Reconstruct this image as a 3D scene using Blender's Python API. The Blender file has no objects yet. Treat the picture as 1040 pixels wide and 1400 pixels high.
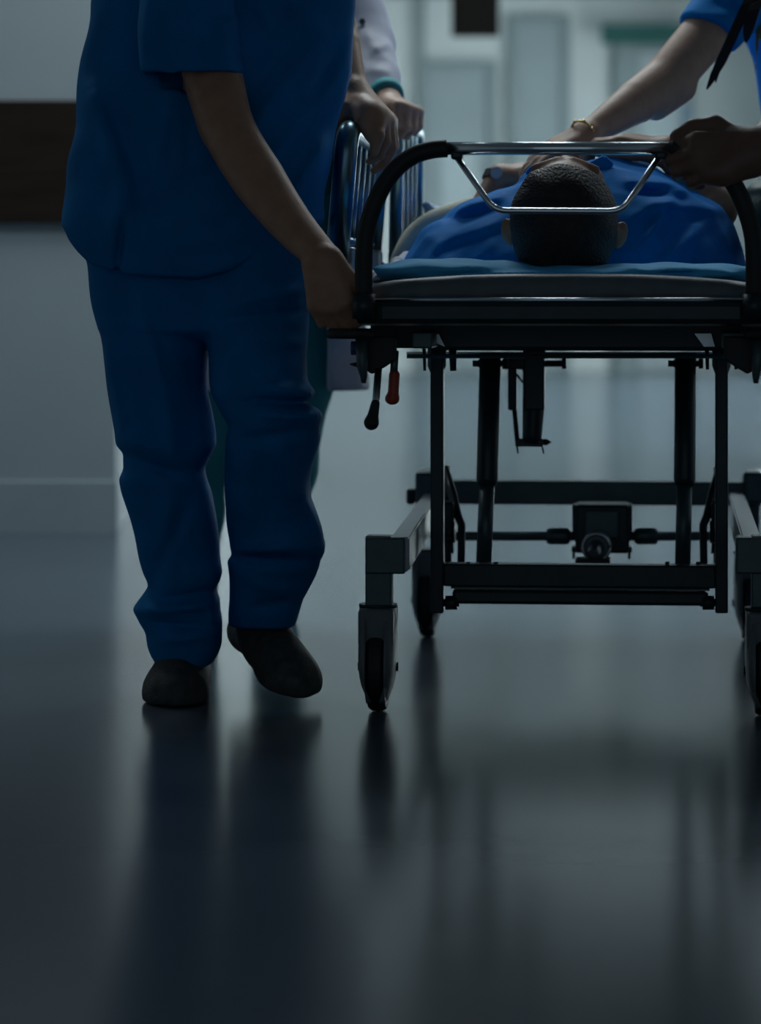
import bpy, bmesh, math, random
import numpy as np
from mathutils import Vector, Matrix

random.seed(4)
C = bpy.context.scene.collection
scene = bpy.context.scene

# ------------------------------------------------------------------ camera
FPX, CX, HY, CAMH = 4290.0, 520.0, 390.0, 0.75
cam_d = bpy.data.cameras.new('camera')
cam = bpy.data.objects.new('camera', cam_d); C.objects.link(cam)
cam.location = (0, 0, CAMH); cam.rotation_euler = (math.pi/2, 0, 0)
cam_d.sensor_fit = 'HORIZONTAL'; cam_d.sensor_width = 36.0
cam_d.lens = FPX/1040*36.0
cam_d.shift_x = 0.0
cam_d.shift_y = -(700-HY)/1040.0
cam_d.clip_end = 200
cam_d.dof.use_dof = True
cam_d.dof.focus_distance = 5.5
cam_d.dof.aperture_fstop = 4.4
scene.camera = cam

# ------------------------------------------------------------------ world, exposure
world = bpy.data.worlds.new('world'); scene.world = world
world.use_nodes = True
bgn = world.node_tree.nodes['Background']
bgn.inputs[0].default_value = (0.62, 0.84, 1.0, 1); bgn.inputs[1].default_value = 0.36
scene.view_settings.view_transform = 'Standard'
scene.view_settings.look = 'None'
scene.view_settings.gamma = 1.0
scene.view_settings.use_curve_mapping = False
scene.view_settings.exposure = -0.63
LAMP = 17.0      # radiance of the lit ceiling panels down the corridor

# ------------------------------------------------------------------ materials
MATS = {}
def mat(name, col, rough=0.5, metal=0.0, noise=0.0, nscale=20.0, bump=0.0, bscale=80.0, stretch=(1,1,1), emit=None, spec=0.5, sheen=0.0, trans=0.0, alpha=1.0, coat=0.0):
    if name in MATS: return MATS[name]
    m = bpy.data.materials.new(name); m.use_nodes = True
    nt = m.node_tree; b = nt.nodes['Principled BSDF']
    b.inputs['Base Color'].default_value = (*col, 1)
    b.inputs['Roughness'].default_value = rough
    b.inputs['Metallic'].default_value = metal
    b.inputs['Specular IOR Level'].default_value = spec
    b.inputs['Sheen Weight'].default_value = sheen
    b.inputs['Transmission Weight'].default_value = trans
    b.inputs['Coat Weight'].default_value = coat
    b.inputs['Alpha'].default_value = alpha
    tc = nt.nodes.new('ShaderNodeTexCoord'); mp = nt.nodes.new('ShaderNodeMapping')
    mp.inputs['Scale'].default_value = stretch
    nt.links.new(tc.outputs['Object'], mp.inputs['Vector'])
    if noise > 0:
        n = nt.nodes.new('ShaderNodeTexNoise'); n.inputs['Scale'].default_value = nscale; n.inputs['Detail'].default_value = 5
        nt.links.new(mp.outputs['Vector'], n.inputs['Vector'])
        r = nt.nodes.new('ShaderNodeValToRGB')
        r.color_ramp.elements[0].position = 0.3; r.color_ramp.elements[1].position = 0.7
        lo = [max(0, c*(1-noise)) for c in col]; hi = [min(1, c*(1+noise)) for c in col]
        r.color_ramp.elements[0].color = (*lo, 1); r.color_ramp.elements[1].color = (*hi, 1)
        nt.links.new(n.outputs['Fac'], r.inputs['Fac']); nt.links.new(r.outputs['Color'], b.inputs['Base Color'])
    if bump > 0:
        n2 = nt.nodes.new('ShaderNodeTexNoise'); n2.inputs['Scale'].default_value = bscale; n2.inputs['Detail'].default_value = 4
        nt.links.new(mp.outputs['Vector'], n2.inputs['Vector'])
        bp = nt.nodes.new('ShaderNodeBump'); bp.inputs['Strength'].default_value = bump; bp.inputs['Distance'].default_value = 0.01
        nt.links.new(n2.outputs['Fac'], bp.inputs['Height']); nt.links.new(bp.outputs['Normal'], b.inputs['Normal'])
    if emit:
        b.inputs['Emission Color'].default_value = (*emit[0], 1); b.inputs['Emission Strength'].default_value = emit[1]
    MATS[name] = m; return m

M_floor = mat('vinyl_floor', (0.084, 0.112, 0.144), 0.19, noise=0.06, nscale=3, bump=0.004, bscale=12, spec=0.10)
M_wall = mat('wall_paint', (0.62, 0.66, 0.66), 0.6, noise=0.03, nscale=4, bump=0.03, bscale=200)
M_wall2 = mat('blue_grey_wall_paint', (0.32, 0.38, 0.41), 0.6, noise=0.03, nscale=4, bump=0.03, bscale=200)
M_cove = mat('cove_vinyl', (0.31, 0.37, 0.41), 0.35, noise=0.05, nscale=5)
M_wood = mat('dark_wood_band', (0.020, 0.013, 0.009), 0.6, noise=0.35, nscale=9, stretch=(0.6, 1, 9), bump=0.05, bscale=60, spec=0.15)
M_ceil = mat('ceiling_paint', (0.48, 0.51, 0.52), 0.8, noise=0.03)
M_door = mat('door_grey', (0.30, 0.36, 0.38), 0.45, noise=0.05, nscale=3)
M_door2 = mat('door_pale', (0.46, 0.53, 0.56), 0.45, noise=0.05, nscale=3)
M_frame = mat('door_frame', (0.24, 0.30, 0.31), 0.4)
M_steel = mat('brushed_steel', (0.5, 0.52, 0.54), 0.3, 1.0, noise=0.1, nscale=30)
M_chrome = mat('chrome', (0.80, 0.86, 0.92), 0.16, 1.0, noise=0.05, nscale=20)
M_guard = mat('guard_steel', (0.16, 0.27, 0.33), 0.28, 1.0, noise=0.1, nscale=15)
M_frameg = mat('painted_steel_grey', (0.065, 0.105, 0.115), 0.38, 0.3, noise=0.12, nscale=25, bump=0.03)
M_dark = mat('painted_steel_dark', (0.014, 0.030, 0.036), 0.4, 0.2, noise=0.15, nscale=25)
M_black = mat('black_rubber', (0.012, 0.014, 0.016), 0.55, noise=0.2, nscale=60, bump=0.06, bscale=300)
M_hood = mat('castor_hood_grey', (0.13, 0.155, 0.17), 0.45, noise=0.1, nscale=40)
M_red = mat('red_grip', (0.45, 0.06, 0.03), 0.4, noise=0.1, nscale=50)
M_matt = mat('mattress_vinyl', (0.10, 0.125, 0.14), 0.5, noise=0.12, nscale=30, bump=0.06, bscale=120)
M_scrub = mat('blue_scrub_cotton', (0.0, 0.18, 0.47), 0.75, noise=0.12, nscale=14, bump=0.10, bscale=350, spec=0.15)
M_scrub2 = mat('bright_blue_scrub', (0.0, 0.27, 0.78), 0.72, noise=0.10, nscale=14, bump=0.10, bscale=350, spec=0.15)
M_gown = mat('patient_blue_shirt', (0.0, 0.25, 0.78), 0.75, noise=0.12, nscale=12, bump=0.10, bscale=300, spec=0.15)
M_teal = mat('teal_scrub', (0.04, 0.36, 0.40), 0.75, noise=0.1, nscale=14, bump=0.08, bscale=300)
M_coat = mat('white_coat_cotton', (0.66, 0.68, 0.80), 0.75, noise=0.05, nscale=14, bump=0.08, bscale=300)
M_skin = mat('skin', (0.46, 0.24, 0.15), 0.5, noise=0.12, nscale=35, bump=0.08, bscale=180)
M_skin2 = mat('skin_fair', (0.58, 0.35, 0.25), 0.5, noise=0.10, nscale=35, bump=0.08, bscale=180)
M_skin3 = mat('skin_deep', (0.20, 0.10, 0.075), 0.5, noise=0.12, nscale=35, bump=0.10, bscale=180)
M_hair = mat('dark_brown_hair', (0.022, 0.015, 0.011), 0.5, noise=0.5, nscale=120, stretch=(1, 0.15, 1), bump=0.5, bscale=220)
M_blond = mat('blond_hair', (0.38, 0.28, 0.13), 0.5, noise=0.4, nscale=90, stretch=(1, 1, 0.1), bump=0.3, bscale=150)
M_shoe = mat('dark_felt_clog', (0.060, 0.066, 0.064), 0.7, noise=0.35, nscale=45, bump=0.25, bscale=160)
M_eye = mat('eye_white', (0.7, 0.7, 0.68), 0.2)
M_iris = mat('eye_iris', (0.03, 0.02, 0.015), 0.2)
M_pillow = mat('pale_blue_linen', (0.07, 0.47, 0.86), 0.8, noise=0.06, nscale=12, bump=0.1, bscale=200)
M_sheet = mat('white_sheet', (0.62, 0.66, 0.74), 0.8, noise=0.05, nscale=12, bump=0.1, bscale=200)
M_cream = mat('cream_blanket', (0.80, 0.80, 0.64), 0.8, noise=0.06, nscale=20, bump=0.15, bscale=200)
M_gold = mat('gold_metal', (0.75, 0.55, 0.22), 0.25, 1.0)
M_lany = mat('black_webbing', (0.008, 0.008, 0.010), 0.7, bump=0.1, bscale=400)
M_signd = mat('dark_sign_box', (0.009, 0.007, 0.006), 0.7, noise=0.1, spec=0.1)
M_signt = mat('teal_sign', (0.003, 0.085, 0.075), 0.6, noise=0.1, nscale=4)
M_lamp = mat('lamp_diffuser', (0.8, 0.8, 0.8), 0.5, emit=((0.86, 0.97, 1.0), LAMP))
M_lampf = mat('lamp_frame', (0.6, 0.62, 0.63), 0.5)
M_lip = mat('lip_skin', (0.40, 0.17, 0.14), 0.45)
M_bag = mat('dark_green_bag', (0.02, 0.075, 0.075), 0.55, noise=0.15, nscale=25, bump=0.2, bscale=90)

# ------------------------------------------------------------------ pixel helpers
def P(px, py, D): return np.array([(px-CX)/FPX*D, D, CAMH-(py-HY)/FPX*D])
def W(px, D, z): return np.array([(px-CX)/FPX*D, D, z])

# ------------------------------------------------------------------ mesh helpers
def finish(name, me, m, parent=None, base=None, smooth=False):
    o = bpy.data.objects.new(name, me); C.objects.link(o)
    if m: me.materials.append(m)
    if smooth: me.polygons.foreach_set('use_smooth', [True]*len(me.polygons))
    if parent is not None: o.parent = parent
    if base is not None and parent is None: o.location = base
    return o

def tag(o, label=None, cat=None, group=None, kind=None):
    if label: o['label'] = label
    if cat: o['category'] = cat
    if group: o['group'] = group
    if kind: o['kind'] = kind
    return o

def empty(name, loc, label, cat, group=None, rz=0):
    o = bpy.data.objects.new(name, None); C.objects.link(o)
    o.location = loc; o.rotation_euler = (0, 0, rz); o.empty_display_size = 0.1
    return tag(o, label, cat, group)

def bm_box(bm, lo, hi, bev=0.0):
    lo = Vector(lo); hi = Vector(hi)
    c = (lo+hi)/2; s = hi-lo
    r = bmesh.ops.create_cube(bm, size=1.0, matrix=Matrix.Translation(c) @ Matrix.Diagonal((s.x, s.y, s.z, 1)))
    if bev > 0:
        vs = set(r['verts']); es = [e for e in bm.edges if e.verts[0] in vs and e.verts[1] in vs]
        bmesh.ops.bevel(bm, geom=es, offset=min(bev, min(s)*0.45), segments=2, affect='EDGES', profile=0.5)

def box(name, lo, hi, m, parent=None, bev=0.003):
    bm = bmesh.new(); bm_box(bm, lo, hi, bev)
    me = bpy.data.meshes.new(name); bm.to_mesh(me); bm.free()
    return finish(name, me, m, parent)

def tube_geo(bm, pts, rad, n=14, cap=True, flat=None):
    pts = [Vector(p) for p in pts]
    if not hasattr(rad, '__len__'): rad = [rad]*len(pts)
    rings = []; prev = None
    for i, p in enumerate(pts):
        t = (pts[min(i+1, len(pts)-1)]-pts[max(i-1, 0)]).normalized()
        if prev is None:
            a = Vector((0, 0, 1)) if abs(t.z) < 0.9 else Vector((1, 0, 0))
            u = t.cross(a).normalized()
        else:
            u = (prev - t*prev.dot(t)).normalized()
        v = t.cross(u).normalized(); prev = u
        ring = []
        for k in range(n):
            an = 2*math.pi*k/n
            ring.append(bm.verts.new(p + u*math.cos(an)*rad[i] + v*math.sin(an)*rad[i]*(flat or 1)))
        rings.append(ring)
    for a, b in zip(rings[:-1], rings[1:]):
        for k in range(n): bm.faces.new((a[k], a[(k+1) % n], b[(k+1) % n], b[k]))
    if cap:
        bm.faces.new(rings[0][::-1]); bm.faces.new(rings[-1])

def tube(name, pts, rad, m, parent=None, n=14, smooth=True):
    bm = bmesh.new(); tube_geo(bm, pts, rad, n)
    bmesh.ops.recalc_face_normals(bm, faces=bm.faces)
    me = bpy.data.meshes.new(name); bm.to_mesh(me); bm.free()
    o = finish(name, me, m, parent)
    if smooth:
        me.polygons.foreach_set('use_smooth', [len(p.vertices) == 4 for p in me.polygons])
    return o

def rounded(pts, r=0.05, seg=6):
    """polyline with rounded corners"""
    pts = [Vector(p) for p in pts]; out = [pts[0]]
    for i in range(1, len(pts)-1):
        a, b, c = pts[i-1], pts[i], pts[i+1]
        d1 = (a-b); d2 = (c-b); rr = min(r, d1.length*0.49, d2.length*0.49)
        p1 = b+d1.normalized()*rr; p2 = b+d2.normalized()*rr
        for k in range(seg+1):
            t = k/seg; out.append(p1*(1-t)**2 + b*2*t*(1-t) + p2*t*t)
    out.append(pts[-1]); return out

def spline(pts, n=8):
    pts = [Vector(p) for p in pts]; out = []
    q = [pts[0]*2-pts[1]] + pts + [pts[-1]*2-pts[-2]]
    for i in range(1, len(q)-2):
        for k in range(n):
            t = k/n; p0, p1, p2, p3 = q[i-1:i+3]
            out.append(0.5*((2*p1)+(p2-p0)*t+(2*p0-5*p1+4*p2-p3)*t*t+(3*p1-p0-3*p2+p3)*t**3))
    out.append(pts[-1]); return out

def prism(name, poly, axis, a0, a1, m, parent=None, bev=0.0):
    """poly: 2-D outline in the two other axes, extruded along axis from a0 to a1"""
    bm = bmesh.new()
    def mk(u, v, a):
        return {0: (a, u, v), 1: (u, a, v), 2: (u, v, a)}[axis]
    A = [bm.verts.new(mk(u, v, a0)) for u, v in poly]; B = [bm.verts.new(mk(u, v, a1)) for u, v in poly]
    bm.faces.new(A); bm.faces.new(B[::-1])
    n = len(poly)
    for k in range(n): bm.faces.new((A[k], B[k], B[(k+1) % n], A[(k+1) % n]))
    bmesh.ops.recalc_face_normals(bm, faces=bm.faces)
    if bev > 0: bmesh.ops.bevel(bm, geom=bm.edges[:], offset=bev, segments=2, affect='EDGES', profile=0.5)
    me = bpy.data.meshes.new(name); bm.to_mesh(me); bm.free()
    return finish(name, me, m, parent)

# ------------------------------------------------------------------ smooth solid modelling (distance fields -> mesh)
def nz(v): v = np.asarray(v, float); return v/np.linalg.norm(v)
def smin(a, b, k):
    if k <= 0: return np.minimum(a, b)
    h = np.clip(0.5+0.5*(b-a)/k, 0, 1); return b*(1-h)+a*h-k*h*(1-h)
def smax(a, b, k): return -smin(-a, -b, k)

class Solid:
    def __init__(self): self.pr = []; self.mod = []
    def cap(self, a, b, ra, rb, k=0.02, op='+'):
        a = np.asarray(a, float); b = np.asarray(b, float)
        ba = b-a; bb = max(float(ba@ba), 1e-9)
        def f(p):
            pa = p-a; t = np.clip(pa@ba/bb, 0, 1)
            return np.linalg.norm(pa-t[:, None]*ba, axis=1)-(ra+(rb-ra)*t)
        self.pr.append((f, (a+b)/2, math.sqrt(bb)/2+max(ra, rb), k, op)); return self
    def chain(self, pts, rads, k=0.02, k0=None):
        for i in range(len(pts)-1):
            self.cap(pts[i], pts[i+1], rads[i], rads[i+1], (k0 if (i == 0 and k0 is not None) else k))
        return self
    def ell(self, c, r, axes=None, k=0.02, op='+'):
        c = np.asarray(c, float); r = np.asarray(r, float)
        R = np.eye(3) if axes is None else np.array([nz(x) for x in axes]).T
        def f(p):
            q = (p-c)@R; k0 = np.linalg.norm(q/r, axis=1); k1 = np.linalg.norm(q/(r*r), axis=1)+1e-9
            return k0*(k0-1)/k1
        self.pr.append((f, c, max(r), k, op)); return self
    def column(self, rows, k=0.02, e=2.0, op='+'):
        """rows: (py, xl, xr, D, halfdepth) in photograph pixels at depth D -> an upright tapering column"""
        z = []; cx = []; hw = []; cy = []; hd = []
        for py, xl, xr, D, h in rows:
            a = P(xl, py, D); b = P(xr, py, D)
            z.append(a[2]); cx.append((a[0]+b[0])/2); hw.append((b[0]-a[0])/2); cy.append(D); hd.append(h)
        o = np.argsort(z); z, cx, hw, cy, hd = [np.array(v)[o] for v in (z, cx, hw, cy, hd)]
        def f(p):
            X = np.interp(p[:, 2], z, cx); A = np.interp(p[:, 2], z, hw); Y = np.interp(p[:, 2], z, cy); B = np.interp(p[:, 2], z, hd)
            q = (np.abs((p[:, 0]-X)/A)**e+np.abs((p[:, 1]-Y)/B)**e)**(1/e)
            d = (q-1)*np.minimum(A, B)
            return np.maximum(d, np.maximum(p[:, 2]-z[-1], z[0]-p[:, 2]))
        c = np.array([cx.mean(), cy.mean(), (z[0]+z[-1])/2])
        R = math.sqrt(((z[-1]-z[0])/2)**2+(np.abs(cx-cx.mean())+hw).max()**2+(np.abs(cy-cy.mean())+hd).max()**2)
        self.pr.append((f, c, R, k, op)); return self
    def func(self, f, c, R, k=0.0, op='+'):
        self.pr.append((f, np.asarray(c, float), R, k, op)); return self
    def plane(self, pt, n, k=0.0, c=None, R=50):
        """keep the side that the normal points away from"""
        pt = np.asarray(pt, float); n = nz(n)
        self.pr.append((lambda p: (p-pt)@n, np.asarray(c if c is not None else pt, float), R, k, '&' if c is None else '&l')); return self
    def fold(self, segs, D, scale=1.0):
        """segs: (x0,y0,x1,y1,width_px,amp_m) ridges (+) and creases (-) drawn across the front"""
        S = []
        for x0, y0, x1, y1, w, a in segs:
            A = P(x0, y0, D); B = P(x1, y1, D); S.append((A[0], A[2], B[0], B[2], w/FPX*D, a*scale))
        def g(p):
            acc = np.zeros(len(p))
            for x0, z0, x1, z1, w, a in S:
                dx, dz = x1-x0, z1-z0; L = dx*dx+dz*dz+1e-9
                t = np.clip(((p[:, 0]-x0)*dx+(p[:, 2]-z0)*dz)/L, 0, 1)
                q = (p[:, 0]-x0-t*dx)**2+(p[:, 2]-z0-t*dz)**2
                acc += a*np.exp(-q/(w*w))*(1-0.7*np.abs(2*t-1)**3)
            return acc
        self.mod.append(g); return self
    def wave(self, amp, freq, seed=0, n=5, stretch=(1, 1, 0.5)):
        rs = np.random.RandomState(seed); K = rs.normal(size=(n, 3))*np.array(stretch)*freq; ph = rs.rand(n)*6.28
        self.mod.append(lambda p: amp*np.sin(p@K.T+ph+0.8*np.sin(p@K[::-1].T*0.6)).sum(1)/n**0.5); return self
    def ev(self, p, cull=None):
        d = np.full(len(p), 1.0)
        for f, c, R, k, op in self.pr:
            if op == '&': d = smax(d, f(p), k); continue
            if cull is not None or op == '&l':
                far = np.linalg.norm(p-c, axis=1)-R
                i = np.nonzero(far < ((cull+k) if (cull is not None and op != '&l') else 0))[0]
                if len(i) == 0: continue
                v = f(p[i]); e = d[i]
            else:
                i = slice(None); v = f(p); e = d
            if op == '+': d[i] = smin(e, v, k)
            elif op == '-': d[i] = smax(e, -v, k)
            else: d[i] = smax(e, v, k)
        for g in self.mod: d = d-g(p)
        return d
    def bounds(self):
        lo = np.full(3, 1e9); hi = -lo
        for f, c, R, k, op in self.pr:
            if op == '+': lo = np.minimum(lo, c-R); hi = np.maximum(hi, c+R)
        return lo-0.03, hi+0.03
    def mesh(self, name, h, relax=2, base=(0, 0, 0), bounds=None):
        lo, hi = bounds if bounds else self.bounds()
        lo = np.asarray(lo, float); B = 4
        nb = np.ceil((np.asarray(hi)-lo)/(h*B)).astype(int)+1
        gi = np.stack(np.meshgrid(*[np.arange(n) for n in nb], indexing='ij'), -1).reshape(-1, 3)
        cv = self.ev(lo+(gi*B+(B-1)/2)*h).reshape(nb)
        act = np.abs(cv) < h*B*1.1+0.016
        n = nb*B
        vals = np.where(cv < 0, -1.0, 1.0).astype(np.float32).repeat(B, 0).repeat(B, 1).repeat(B, 2)
        m = act.repeat(B, 0).repeat(B, 1).repeat(B, 2)
        idx = np.argwhere(m)
        out = np.empty(len(idx), np.float32)
        for s in range(0, len(idx), 400000):
            out[s:s+400000] = self.ev(lo+idx[s:s+400000]*h, cull=0.06)
        vals[m] = out
        s = vals < 0
        cnt = np.zeros(n-1, np.uint8)
        offs = [(i, j, k) for i in (0, 1) for j in (0, 1) for k in (0, 1)]
        for i, j, k in offs: cnt += s[i:n[0]-1+i, j:n[1]-1+j, k:n[2]-1+k]
        cells = np.argwhere((cnt > 0) & (cnt < 8))
        vid = np.full(n-1, -1, np.int32); vid[tuple(cells.T)] = np.arange(len(cells))
        cvv = {o: vals[cells[:, 0]+o[0], cells[:, 1]+o[1], cells[:, 2]+o[2]] for o in offs}
        acc = np.zeros((len(cells), 3)); w = np.zeros(len(cells))
        for a in offs:
            for ax in range(3):
                if a[ax] == 0:
                    b = list(a); b[ax] = 1; b = tuple(b)
                    va, vb = cvv[a], cvv[b]; x = (va < 0) != (vb < 0)
                    t = np.where(x, va/np.where(x, va-vb, 1), 0)
                    pt = np.tile(np.array(a, float), (len(cells), 1)); pt[:, ax] = t
                    acc[x] += pt[x]; w[x] += 1
        V = lo+(cells+acc/np.maximum(w, 1)[:, None])*h
        F = []
        for ax in range(3):
            sl0 = [slice(1, n[i]-1) for i in range(3)]; sl0[ax] = slice(0, n[ax]-1)
            sl1 = list(sl0); sl1[ax] = slice(1, n[ax])
            s0 = s[tuple(sl0)]; s1 = s[tuple(sl1)]
            e = np.argwhere(s0 != s1); fl = s0[tuple(e.T)]
            e = e+np.array([0 if i == ax else 1 for i in range(3)])
            u, v = (ax+1) % 3, (ax+2) % 3
            du = np.zeros(3, int); du[u] = 1; dv = np.zeros(3, int); dv[v] = 1
            q = np.stack([vid[tuple((e-du-dv).T)], vid[tuple((e-dv).T)], vid[tuple(e.T)], vid[tuple((e-du).T)]], 1)
            q[~fl] = q[~fl][:, ::-1]
            F.append(q)
        F = np.concatenate(F); F = F[(F >= 0).all(1)]
        ed = np.concatenate([F[:, [0, 1]], F[:, [1, 2]], F[:, [2, 3]], F[:, [3, 0]]])
        deg = np.bincount(ed[:, 0], minlength=len(V))+np.bincount(ed[:, 1], minlength=len(V))
        for it in range(relax):
            a2 = np.stack([np.bincount(ed[:, 0], V[ed[:, 1], c], len(V))+np.bincount(ed[:, 1], V[ed[:, 0], c], len(V)) for c in range(3)], 1)
            V = V*0.5+0.5*a2/np.maximum(deg, 1)[:, None]
        V = V-np.asarray(base, float)
        me = bpy.data.meshes.new(name)
        me.vertices.add(len(V)); me.vertices.foreach_set('co', V.astype(np.float32).ravel())
        me.loops.add(len(F)*4); me.loops.foreach_set('vertex_index', F.astype(np.int32).ravel())
        me.polygons.add(len(F)); me.polygons.foreach_set('loop_start', np.arange(0, len(F)*4, 4, dtype=np.int32))
        me.polygons.foreach_set('use_smooth', np.ones(len(F), bool))
        me.update(calc_edges=True)
        return me

def solid_obj(name, S, h, m, parent, relax=2, bounds=None):
    base = np.array(parent.location) if parent is not None else np.zeros(3)
    me = S.mesh(name, h, relax, base, bounds)
    return finish(name, me, m, parent)

# ================================================================== THE SETTING
def struct(o, label=None, cat=None):
    o['kind'] = 'structure'
    if label: o['label'] = label
    if cat: o['category'] = cat
    return o
YW = 9.50      # the wall that faces the camera beside the wide corridor
YF = 27.0      # end wall
XC = (158-CX)/FPX*YW
XR = 3.3; XL = -4.0; ZC = 3.22
struct(box('floor', (XL-0.2, -2.5, -0.1), (XR+0.2, YF+0.3, 0), M_floor, bev=0), 'glossy grey vinyl hospital corridor floor', 'floor')
struct(box('ceiling', (XL-0.2, -2.5, ZC), (XR+0.2, YF+0.3, ZC+0.1), M_ceil, bev=0), 'pale corridor ceiling', 'ceiling')
struct(box('wall_left', (XL-0.2, -2.5, 0), (XL, YW, ZC), M_wall, bev=0), 'painted corridor wall', 'wall')
struct(box('wall_front', (XL, YW, 0), (XC, YW+0.2, ZC), M_wall2, bev=0.004), 'grey wall with a dark wood band, ending at the corridor corner', 'wall')
struct(box('wall_corridor', (XC-0.2, YW+0.2, 0), (XC-0.02, YF, ZC), M_wall, bev=0), 'pale side wall of the far corridor', 'wall')
struct(box('baseboard_corridor', (XC-0.02, YW+0.2, 0), (XC-0.014, YF-0.03, P(0, 657, YW)[2]), M_cove, bev=0.001), 'grey vinyl skirting along the far corridor wall', 'skirting')
struct(box('wall_right', (XR, -2.5, 0), (XR+0.2, YF, ZC), M_wall, bev=0), 'painted right corridor wall', 'wall')
struct(box('wall_back', (XL, YF, 0), (XR, YF+0.2, ZC), M_wall, bev=0), 'pale wall with doors at the far corridor end', 'wall')
# wood protection band on the facing wall
zt = P(0, 138, YW)[2]; zb = P(0, 305, YW)[2]
band = struct(box('trim_1', (XL+0.01, YW-0.03, zb), (XC-0.02, YW, zt), M_wood, bev=0.004), 'wide dark brown wood band along the grey wall', 'wall band')
# coved skirting of the facing wall
zk = P(0, 657, YW)[2]
cove = [(YW, zk), (YW-0.003, zk), (YW-0.006, zk-0.004), (YW-0.006, 0.0), (YW, 0.0)]
struct(prism('baseboard_left', cove, 0, XL, XC+0.004, M_cove), 'coved grey vinyl skirting at the wall foot', 'skirting')

# doors of the end wall
def far_door(n, x0, x1, ytop, m, label, glass=None):
    a = P(x0, ytop, YF); b = P(x1, ytop, YF)
    d = struct(box('door_%d' % n, (a[0], YF-0.05, 0.01), (b[0], YF-0.005, a[2]), m), label, 'door')
    t = 0.07
    for nm, lo, hi in (('door_frame', (a[0]-t, YF-0.09, 0), (a[0], YF-0.002, a[2]+t)), ('door_frame', (b[0], YF-0.09, 0), (b[0]+t, YF-0.002, a[2]+t)), ('door_frame', (a[0], YF-0.09, a[2]), (b[0], YF-0.002, a[2]+t))):
        box(nm, lo, hi, M_frame, d)
    h = 0.95
    tube('door_handle', [(b[0]-0.08, YF-0.05, h), (b[0]-0.08, YF-0.10, h), (b[0]-0.20, YF-0.10, h)], 0.012, M_steel, d, 8)
    if glass:
        g = box('vision_panel', (a[0]+0.12, YF-0.06, 1.2), (b[0]-0.12, YF-0.045, 1.9), M_door2, d)
    return d
far_door(1, 584, 668, 95, M_door, 'grey door leaf under the dark hanging sign', True)
far_door(2, 706, 768, 32, M_door, 'tall narrow grey door between pale wall strips')
far_door(3, 846, 936, 72, M_door2, 'pale door under the teal sign', True)
struct(box('trim_2', (P(574, 0, YF)[0], YF-0.12, 0), (P(581, 0, YF)[0], YF-0.001, ZC), M_frame), 'narrow vertical corner guard on end wall', 'trim')
struct(box('trim_3', (P(844, 0, YF)[0]-0.02, YF-0.14, 0), (P(872, 0, YF)[0], YF-0.09, P(0, 62, YF)[2]), M_frame), 'grey post under the teal sign', 'trim')
struct(box('trim_4', (P(930, 0, YF)[0], YF-0.12, 0), (P(944, 0, YF)[0], YF-0.092, 2.3), mat('blue_grey_panel', (0.18, 0.27, 0.36), 0.4)), 'narrow blue grey upright strip on end wall', 'trim')
struct(box('baseboard_back', (XC, YF-0.02, 0), (XR, YF, 0.12), M_wall), 'grey skirting of the end wall', 'skirting')

# teal sign over the door, dark sign box hanging from the ceiling
a = P(822, 33, YF-0.3); b = P(945, 60, YF-0.3)
s = empty('door_sign', ((a[0]+b[0])/2, YF-0.3, b[2]), 'blurred teal sign bar mounted above the pale door', 'sign')
box('sign_board', (a[0]-s.location.x, -0.03, 0), (b[0]-s.location.x, 0.03, a[2]-b[2]), M_signt, s)
for sx in (-0.2, 0.2): box('bracket', (sx-0.015, 0.03, 0.03), (sx+0.015, 0.3, 0.06), M_steel, s)
YS = 18.0
a = P(617, 0, YS); b = P(682, 50, YS)
s = empty('hanging_sign', ((a[0]+b[0])/2, YS, b[2]), 'dark box sign hanging from the ceiling on rods', 'sign')
w2 = (b[0]-a[0])/2
box('sign_box', (-w2, -0.05, 0), (w2, 0.05, 0.30), M_signd, s, 0.008)
for sx in (-0.08, 0.08): tube('rod', [(sx, 0, 0.30), (sx, 0, ZC-b[2])], 0.006, M_steel, s, 8)

# ceiling lamps: lit ones down the corridor
def lamp(x, y, w, l, label='large square ceiling panel lamp lit over the corridor beyond the gurney'):
    o = empty('ceiling_lamp_offscreen', (x, y, ZC), label, 'lamp', 'lit ceiling panel lamps')
    me = bpy.data.meshes.new('diffuser_offscreen')
    me.from_pydata([(-w/2, -l/2, -0.028), (-w/2, l/2, -0.028), (w/2, l/2, -0.028), (w/2, -l/2, -0.028)], [], [(0, 1, 2, 3)])
    finish('diffuser_offscreen', me, M_lamp, o)
    t = 0.03
    for lo, hi in (((-w/2-t, -l/2-t, -0.035), (-w/2, l/2+t, 0)), ((w/2, -l/2-t, -0.035), (w/2+t, l/2+t, 0)), ((-w/2, -l/2-t, -0.035), (w/2, -l/2, 0)), ((-w/2, l/2, -0.035), (w/2, l/2+t, 0))):
        box('lamp_frame', lo, hi, M_lampf, o)
for y in (8.72,):
    for x in (0.1, 1.9): lamp(x, y, 0.9, 0.9)
lamp(-1.5, 7.45, 0.58, 0.58, 'small square ceiling panel lamp before the wall with the wood band')
lamp(0.35, 7.35, 0.6, 0.6, 'small square ceiling panel lamp above the foot of the gurney')
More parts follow.
